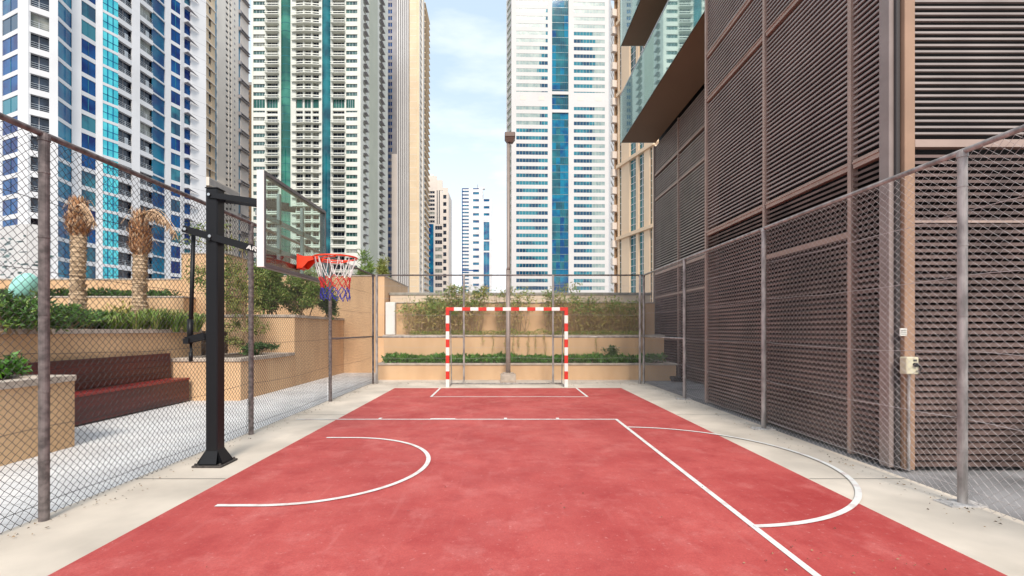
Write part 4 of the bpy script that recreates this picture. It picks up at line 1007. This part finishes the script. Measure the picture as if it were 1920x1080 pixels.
def balconies3(a, c, dpt, curve):
    k0 = int((0-ph)/fh)-1
    for k in range(k0, 60):
        z = ph+k*fh-.45
        if z < 1 or z > TOP-2 or (zm0-2.5 < z < zm1-1.0): continue
        n_ = 6 if curve else 1; pts = []
        for j in range(n_+1):
            s_ = j/n_; u = U(a)+(U(c)-U(a))*s_; pts.append((u, dpt*(.55+.45*math.sin(math.pi*s_)) if curve else dpt))
        bal = T.piece('balcony','t_cream')
        for (u0,d0),(u1,d1) in zip(pts[:-1], pts[1:]):
            for (key,m_,zz0,zz1,back) in (('balcony_slab','t_cream',z,z+.3,True),('balcony_rail','t_cream',z+.85,z+1.25,False)):
                bk = 0.0 if back else None
                e0 = -0.0 if back else d0-.12; e1 = -0.0 if back else d1-.12
                bal.hexa([fc.pt(u0,d0,zz0),fc.pt(u1,d1,zz0),fc.pt(u1,e1,zz0),fc.pt(u0,e0,zz0),fc.pt(u0,d0,zz1),fc.pt(u1,d1,zz1),fc.pt(u1,e1,zz1),fc.pt(u0,e0,zz1)])
        if not curve:
            for uu in (U(a), U(c)-.12): fc.box(bal, uu, uu+.12, .0, dpt-.12, z+.85, z+1.25)
balconies3(548,603,1.7,True); balconies3(499,524,1.6,False); balconies3(622,648,1.6,False)
sf = Face(676,196,727,238); U2 = sf.at
def flags(T, f, a, c, fh, ph, top, wk, z0=0):
    wincol(T, f, f.at(a), f.at(c), z0, top, fh, 1.9, ph, wk, [M['g_greendk']], d=-.8)
    k = 0; z = ph % fh
    while z < top-2:
        u0, u1 = f.at(a), f.at(c); um = (u0+u1)/2
        if z > z0: T.piece('window_hood','t_grey').hexa([f.pt(um,1.5,z-1.1),f.pt(u1,1.5,z-1.1),f.pt(u1,.1,z-1.1),f.pt(um,.1,z-1.1),f.pt(u0,1.5,z-.9),f.pt(u1,1.5,z-.9),f.pt(u1,.1,z-.9),f.pt(u0,.1,z-.9)])
        z += fh
W2 = ('side_wall','t_cream')
sf.box(T.mb(W2), 0, U2(681), -1.4, .05, 0, TOP+8); flags(T, sf, 681, 686, fh, ph, TOP+8, W2)
sf.box(T.mb(W2), U2(686), U2(692), -1.4, .05, 0, TOP+8); sf.box(T.mb(('blank_strip','t_creamdk')), U2(692), U2(707), -1.4, .3, 0, TOP+8)
sf.box(T.mb(W2), U2(707), U2(711), -1.4, .05, 0, TOP+18); flags(T, sf, 711, 717, fh, ph, TOP+18, W2); sf.box(T.mb(W2), U2(717), U2(727), -1.4, .05, 0, TOP+18)
T.core([fc, sf], TOP, 't_void', (0,36), depth2=(-25,30)); T.finish()

# --- grey/beige tower behind
T = Tower('slender_tower', 'very tall beige tower with vertical white fins right of the green-glass tower', (-55, 260))
Yf = 260; fc = Face(722,Yf,786,Yf); U = fc.at; TOP = 200; zc = py2z(290,Yf)
fc.box(T.mb(('grey_wall','t_grey')), U(722), U(728), -1.4, .05, 0, TOP)
wincol(T, fc, U(728), U(731), 0, TOP, 3.7, 1.4, 1, ('grey_wall','t_grey'), [M['g_blue']]); fc.box(T.mb(('grey_wall','t_grey')), U(731), U(732), -1.4, .05, 0, TOP)
wincol(T, fc, U(732), U(735), 0, TOP, 3.7, 1.4, 1, ('grey_wall','t_grey'), [M['g_blue']])
fc.box(T.mb(('grey_wall','t_grey')), U(735), U(745), -1.4, .05, zc, TOP); fc.box(T.mb(('wall','t_pink')), U(735), U(745), -1.4, 1.0, 0, zc)
n_ = 6
for k in range(n_):
    a = 745+23*k/n_; fc.box(T.piece('fin','t_white2'), U(a), U(a+2.4), -1.4, .9, 0, TOP)
fc.box(T.mb(('fin_glass','g_dark')), U(745), U(768), -1.4, -.4, 0, TOP)
fc.box(T.mb(('tan_wall','t_tan')), U(768), U(782), -1.4, .6, 0, TOP); fc.box(T.mb(('tan_wall','t_tan')), U(782), U(786), -1.4, .2, 0, TOP)
for k in range(1, 54): fc.box(T.mb(('joint','t_beige')), U(768)+.1, U(782)-.1, .6, .63, k*3.7, k*3.7+.15)
sf = Face(786,260,803,295); U2 = sf.at; W2 = ('side_wall','t_beige')
sf.box(T.mb(W2), 0, U2(788), -1.4, .1, 0, TOP); wincol(T, sf, U2(788), U2(791), 0, TOP, 3.7, 1.7, 1, W2, [M['g_dark']]); sf.box(T.mb(W2), U2(791), U2(794), -1.4, .5, 0, TOP)
wincol(T, sf, U2(794), U2(798), 0, TOP, 3.7, 1.7, 2, W2, [M['g_dark']]); sf.box(T.mb(W2), U2(798), U2(803), -1.4, .1, 0, TOP)
for k in range(1,54): sf.box(T.piece('ledge','t_tan'), U2(794), U2(803), .1, 1.2, k*3.7, k*3.7+.4)
T.core([fc, sf], TOP, 't_beige', (-30,30)); T.finish()

# --- stepped tan tower
T = Tower('stepped_tower', 'pale tan stepped-top tower left of the sky gap', (-60, 400))
Yf = 400; fc = Face(790,Yf,841,Yf); U = fc.at; zt = lambda y: py2z(y, Yf); W = ('wall','t_pink')
fc.box(T.mb(W), U(790), U(798), -1.4, 0, 0, zt(335)); fc.box(T.mb(W), U(798), U(819), -1.4, 0, zt(357), zt(330)); fc.box(T.mb(W), U(819), U(830), -1.4, .3, zt(357), zt(338)); fc.box(T.mb(W), U(830), U(840), -1.4, -.2, zt(362), zt(352))
fc.box(T.mb(('roof_step','t_beige')), U(798), U(812), -12, -2, zt(330), zt(325))
wincol(T, fc, U(798), U(815), zt(420), zt(357), 3.6, 1.5, 0, W, [M['g_dark'], M['t_pink']], 4, 0)
wincol(T, fc, U(798), U(803), 0, zt(420), 3.6, 1.5, 0, W, [M['g_dark']])
fc.box(T.mb(('blue_glass','g_mid')), U(804), U(813), -1.4, -.1, 0, zt(420)); fc.box(T.mb(W), U(813), U(816), -1.4, .1, 0, zt(420)); fc.box(T.mb(W), U(803), U(804), -1.4, .1, 0, zt(420))
fc.box(T.mb(W), U(815), U(819), -1.4, .1, zt(420), zt(357)); fc.box(T.piece('slot','g_dark'), U(819), U(820.6), -1.4, -.2, zt(420), zt(357)); fc.box(T.mb(W), U(820.6), U(823), -1.4, .3, zt(420), zt(357)); fc.box(T.piece('slot','g_dark'), U(823), U(824.6), -1.4, -.2, zt(420), zt(357)); fc.box(T.mb(W), U(824.6), U(829), -1.4, .1, zt(420), zt(357))
wincol(T, fc, U(816), U(829), 0, zt(420), 6.2/2*2, 2.9, 0, W, [M['g_dark'], M['t_pink']], 3, 0)
fc.box(T.mb(W), U(829), U(831), -1.4, .1, 0, zt(362)); wincol(T, fc, U(831), U(837), 0, zt(362), 6.2, 2.9, 2, W, [M['g_dark']]); fc.box(T.mb(W), U(837), U(840), -1.4, .1, 0, zt(362))
T.core([fc], zt(360), 't_pink', (0,25)); T.finish()

# --- distant white/blue tower
T = Tower('distant_tower', 'distant pale white tower with blue glass panels in the sky gap', (-25, 460))
Yf = 460; fc = Face(866,Yf,922,Yf); U = fc.at; zt = lambda y: py2z(y, Yf); W = ('wall','t_white')
fc.box(T.mb(('blue_edge','g_blue')), U(866), U(867.5), -3, -.2, 0, zt(353))
wincol(T, fc, U(867.5), U(879), 0, zt(353), 3.5, 2.1, 1, W, [M['g_mid'], M['t_white']], 3, 0); fc.box(T.mb(W), U(879), U(887), -3, .1, 0, zt(353))
wincol(T, fc, U(887), U(898), 0, zt(353), 7.0, 4.6, 1, W, [M['g_mid'], M['t_white']], 3, 0); fc.box(T.mb(W), U(898), U(905), -3, .1, 0, zt(352))
fc.box(T.mb(W), U(905), U(907), -3, 0, 0, zt(373)); fc.box(T.mb(W), U(917.5), U(922), -3, 0, 0, zt(373)); 
wincol(T, fc, U(907), U(917.5), zt(414), zt(373), 7.0, 4.6, 1, W, [M['g_mid']])
for y0, y1 in ((449,415),(470,452),(560,473)): T.window(fc, U(907), U(917.5), zt(y0), zt(y1), [M['g_mid'], M['t_white']], -.1, 4, 0)
for y in (451,471.5,414.5): fc.box(T.mb(W), U(907), U(917.5), -3, .2, zt(y)-.9, zt(y)+.6)
fc.box(T.mb(('dark_band','g_blue')), U(867.5), U(898), 0, .15, zt(508), zt(506)); fc.box(T.mb(('roof','t_white')), U(896), U(909), -8, -3, zt(352), zt(349)); 
q = MB(); p = fc.pt(U(895),-5,0); q.tube([(p[0],p[1],zt(352)),(p[0],p[1],zt(343))], .3, 6); q.build('antenna', M['t_grey'], T.t)
for y in (353,): 
    fc.box(T.piece('parapet','g_blue'), U(867), U(879), -1, .15, zt(354.5), zt(353)); fc.box(T.piece('parapet','g_blue'), U(887), U(898), -1, .15, zt(354.5), zt(353))
T.core([Face(867.5,Yf,905,Yf)], zt(355), 't_white', (0,20)); T.core([Face(905,Yf,921.5,Yf)], zt(375), 't_white', (0,20)); T.finish()

# --- big white tower with ribbon windows
T = Tower('office_tower', 'large bright white tower with ribbon windows and central teal glass strip', (28, 215))
Yf = 215; fc = Face(959,Yf,1141,Yf*1.006); U = fc.at; TOP = 160; zt = lambda y: py2z(y, Yf); W = ('wall','t_white2'); fh = 3.49
zm1, zm0 = zt(172), zt(200)
ph = zt(4.5)-fh/2   # window centres at y=4.5 + k*14.1
rs = random.Random(5)
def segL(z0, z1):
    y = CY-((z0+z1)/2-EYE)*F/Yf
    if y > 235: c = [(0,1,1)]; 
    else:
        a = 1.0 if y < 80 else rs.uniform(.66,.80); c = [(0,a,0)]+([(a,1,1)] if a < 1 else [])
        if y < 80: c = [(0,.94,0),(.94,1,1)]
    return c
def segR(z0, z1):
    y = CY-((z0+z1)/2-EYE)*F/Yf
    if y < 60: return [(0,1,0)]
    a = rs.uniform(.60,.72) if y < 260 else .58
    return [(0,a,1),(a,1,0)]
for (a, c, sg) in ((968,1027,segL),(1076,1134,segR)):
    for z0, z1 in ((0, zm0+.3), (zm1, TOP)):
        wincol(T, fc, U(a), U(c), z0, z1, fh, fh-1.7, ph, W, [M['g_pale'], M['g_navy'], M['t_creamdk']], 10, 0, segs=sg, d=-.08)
    fc.box(T.mb(W), U(a), U(c), -1.4, 0, zm0+.3, zm1)
    for s_ in (.22, .80):
        u = U(a)+(U(c)-U(a))*s_; fc.box(T.piece('vent_panel','t_pink'), u-1.35, u+1.35, 0, .05, zt(187), zt(179))
for (a, c) in ((959,968),(1027,1035),(1066,1076),(1134,1141)): fc.box(T.mb(W), U(a), U(c), -1.4, .02, 0, TOP)
fc.box(T.mb(('curtain_wall','g_teal')), U(1035), U(1066), -1.4, -.5, 0, TOP)
k = 0
while k*fh < TOP:
    z = ph % fh+k*fh; fc.box(T.mb(('glass_mullion','g_pale')), U(1035), U(1066), -.5, -.42, z, z+.16)
    for j in range(4):
        if rs.random() < .5: a0 = 1035+31*j/4; fc.box(T.piece('tinted_pane','g_mid'), U(a0)+.1, U(a0+31/4)-.1, -.5, -.47, z+.2, z+fh-.1)
    k += 1
for j in range(1, 8): a0 = 1035+31*j/8; fc.box(T.mb(('vertical_mullion','g_mid')), U(a0)-.05, U(a0)+.05, -.42, -.38, 0, TOP)
for y in (173,207): fc.box(T.mb(W), U(1035), U(1066), -1.4, .1, zt(y)-.7, zt(y)+.7)
# grey balcony edge at left and hooded windows at right
sf = Face(950,Yf+8,959,Yf+1.5); sf.box(T.mb(W), 0, .4, -1.4, .1, 0, TOP); sf.box(T.mb(W), sf.L-.4, sf.L, -1.4, .1, 0, TOP)
wincol(T, sf, .4, sf.L-.4, 0, TOP, fh, 1.3, ph, W, [M['t_creamdk'], M['g_dark']], 1, None)
sg = Face(1141,Yf*1.006,1155,Yf+26); sg.box(T.mb(W), 0, sg.L*.25, -1.4, .1, 0, TOP); sg.box(T.mb(W), sg.L*.7, sg.L, -1.4, .1, 0, TOP)
wincol(T, sg, sg.L*.25, sg.L*.7, 0, TOP, fh, 2.0, ph, W, [M['t_creamdk']], 1, None, d=-.6)
T.core([sf, fc, sg], TOP, 't_white2', (6,40)); T.finish()

# --- tan building with green glass slots
T = Tower('apartment_building', 'tan stone building with tall green glass slots below the balconies', (22, 78))
fc = Face(1153,84,1229,72); U = fc.at; TOP = 64; W = ('wall','t_tan2'); M['t_tan2'] = mat('warm_tan_stone', (0.78,0.57,0.39), .8, var=.05, vscale=.2)
cz = [17.8-12.8, 17.8, 30.6, 43.4, 56.2]
for (a, c) in ((1159,1161),(1166,1181),(1193,1198),(1208,1219),(1224,1229)): fc.box(T.mb(W), U(a), U(c), -1.5, .1, 0, TOP)
edges = [0]+cz+[TOP]
for (a, c, g_) in ((1161,1166,'g_greendk'),(1181,1193,'g_teal'),(1198,1208,'g_teal'),(1219,1224,'g_greendk')):
    for z0, z1 in zip(edges[:-1], edges[1:]):
        T.window(fc, U(a), U(c), z0+.3, z1-.3, [M[g_], M['t_white']], -.22, 2, 0)
        mbx = T.w[-1][1]; kk = 1
        while z0+.3+kk*1.17 < z1-.35: fc.box(mbx, U(a), U(c), -.215, -.14, z0+.3+kk*1.17, z0+.38+kk*1.17, 1); kk += 1
for z in cz: fc.box(T.piece('cornice','t_tan2'), U(1159), U(1229), -1.45, .45, z-.28, z+.28)
wincol(T, fc, U(1153), U(1159), 0, TOP, 3.2, 1.6, 1, ('bay_wall','t_orange'), [M['g_dark']], d=-.5)
fc.box(T.mb(('bay_wall','t_orange')), U(1153)-.2, U(1153), -1.4, .05, 0, TOP)
k = 1
while k*3.2 < TOP: fc.box(T.piece('bay','t_pink'), U(1153), U(1157), .0, .9, k*3.2+.4, k*3.2+1.6); k += 1
T.core([fc], TOP, 't_tan2', (14,10), d=-1.48); T.finish()
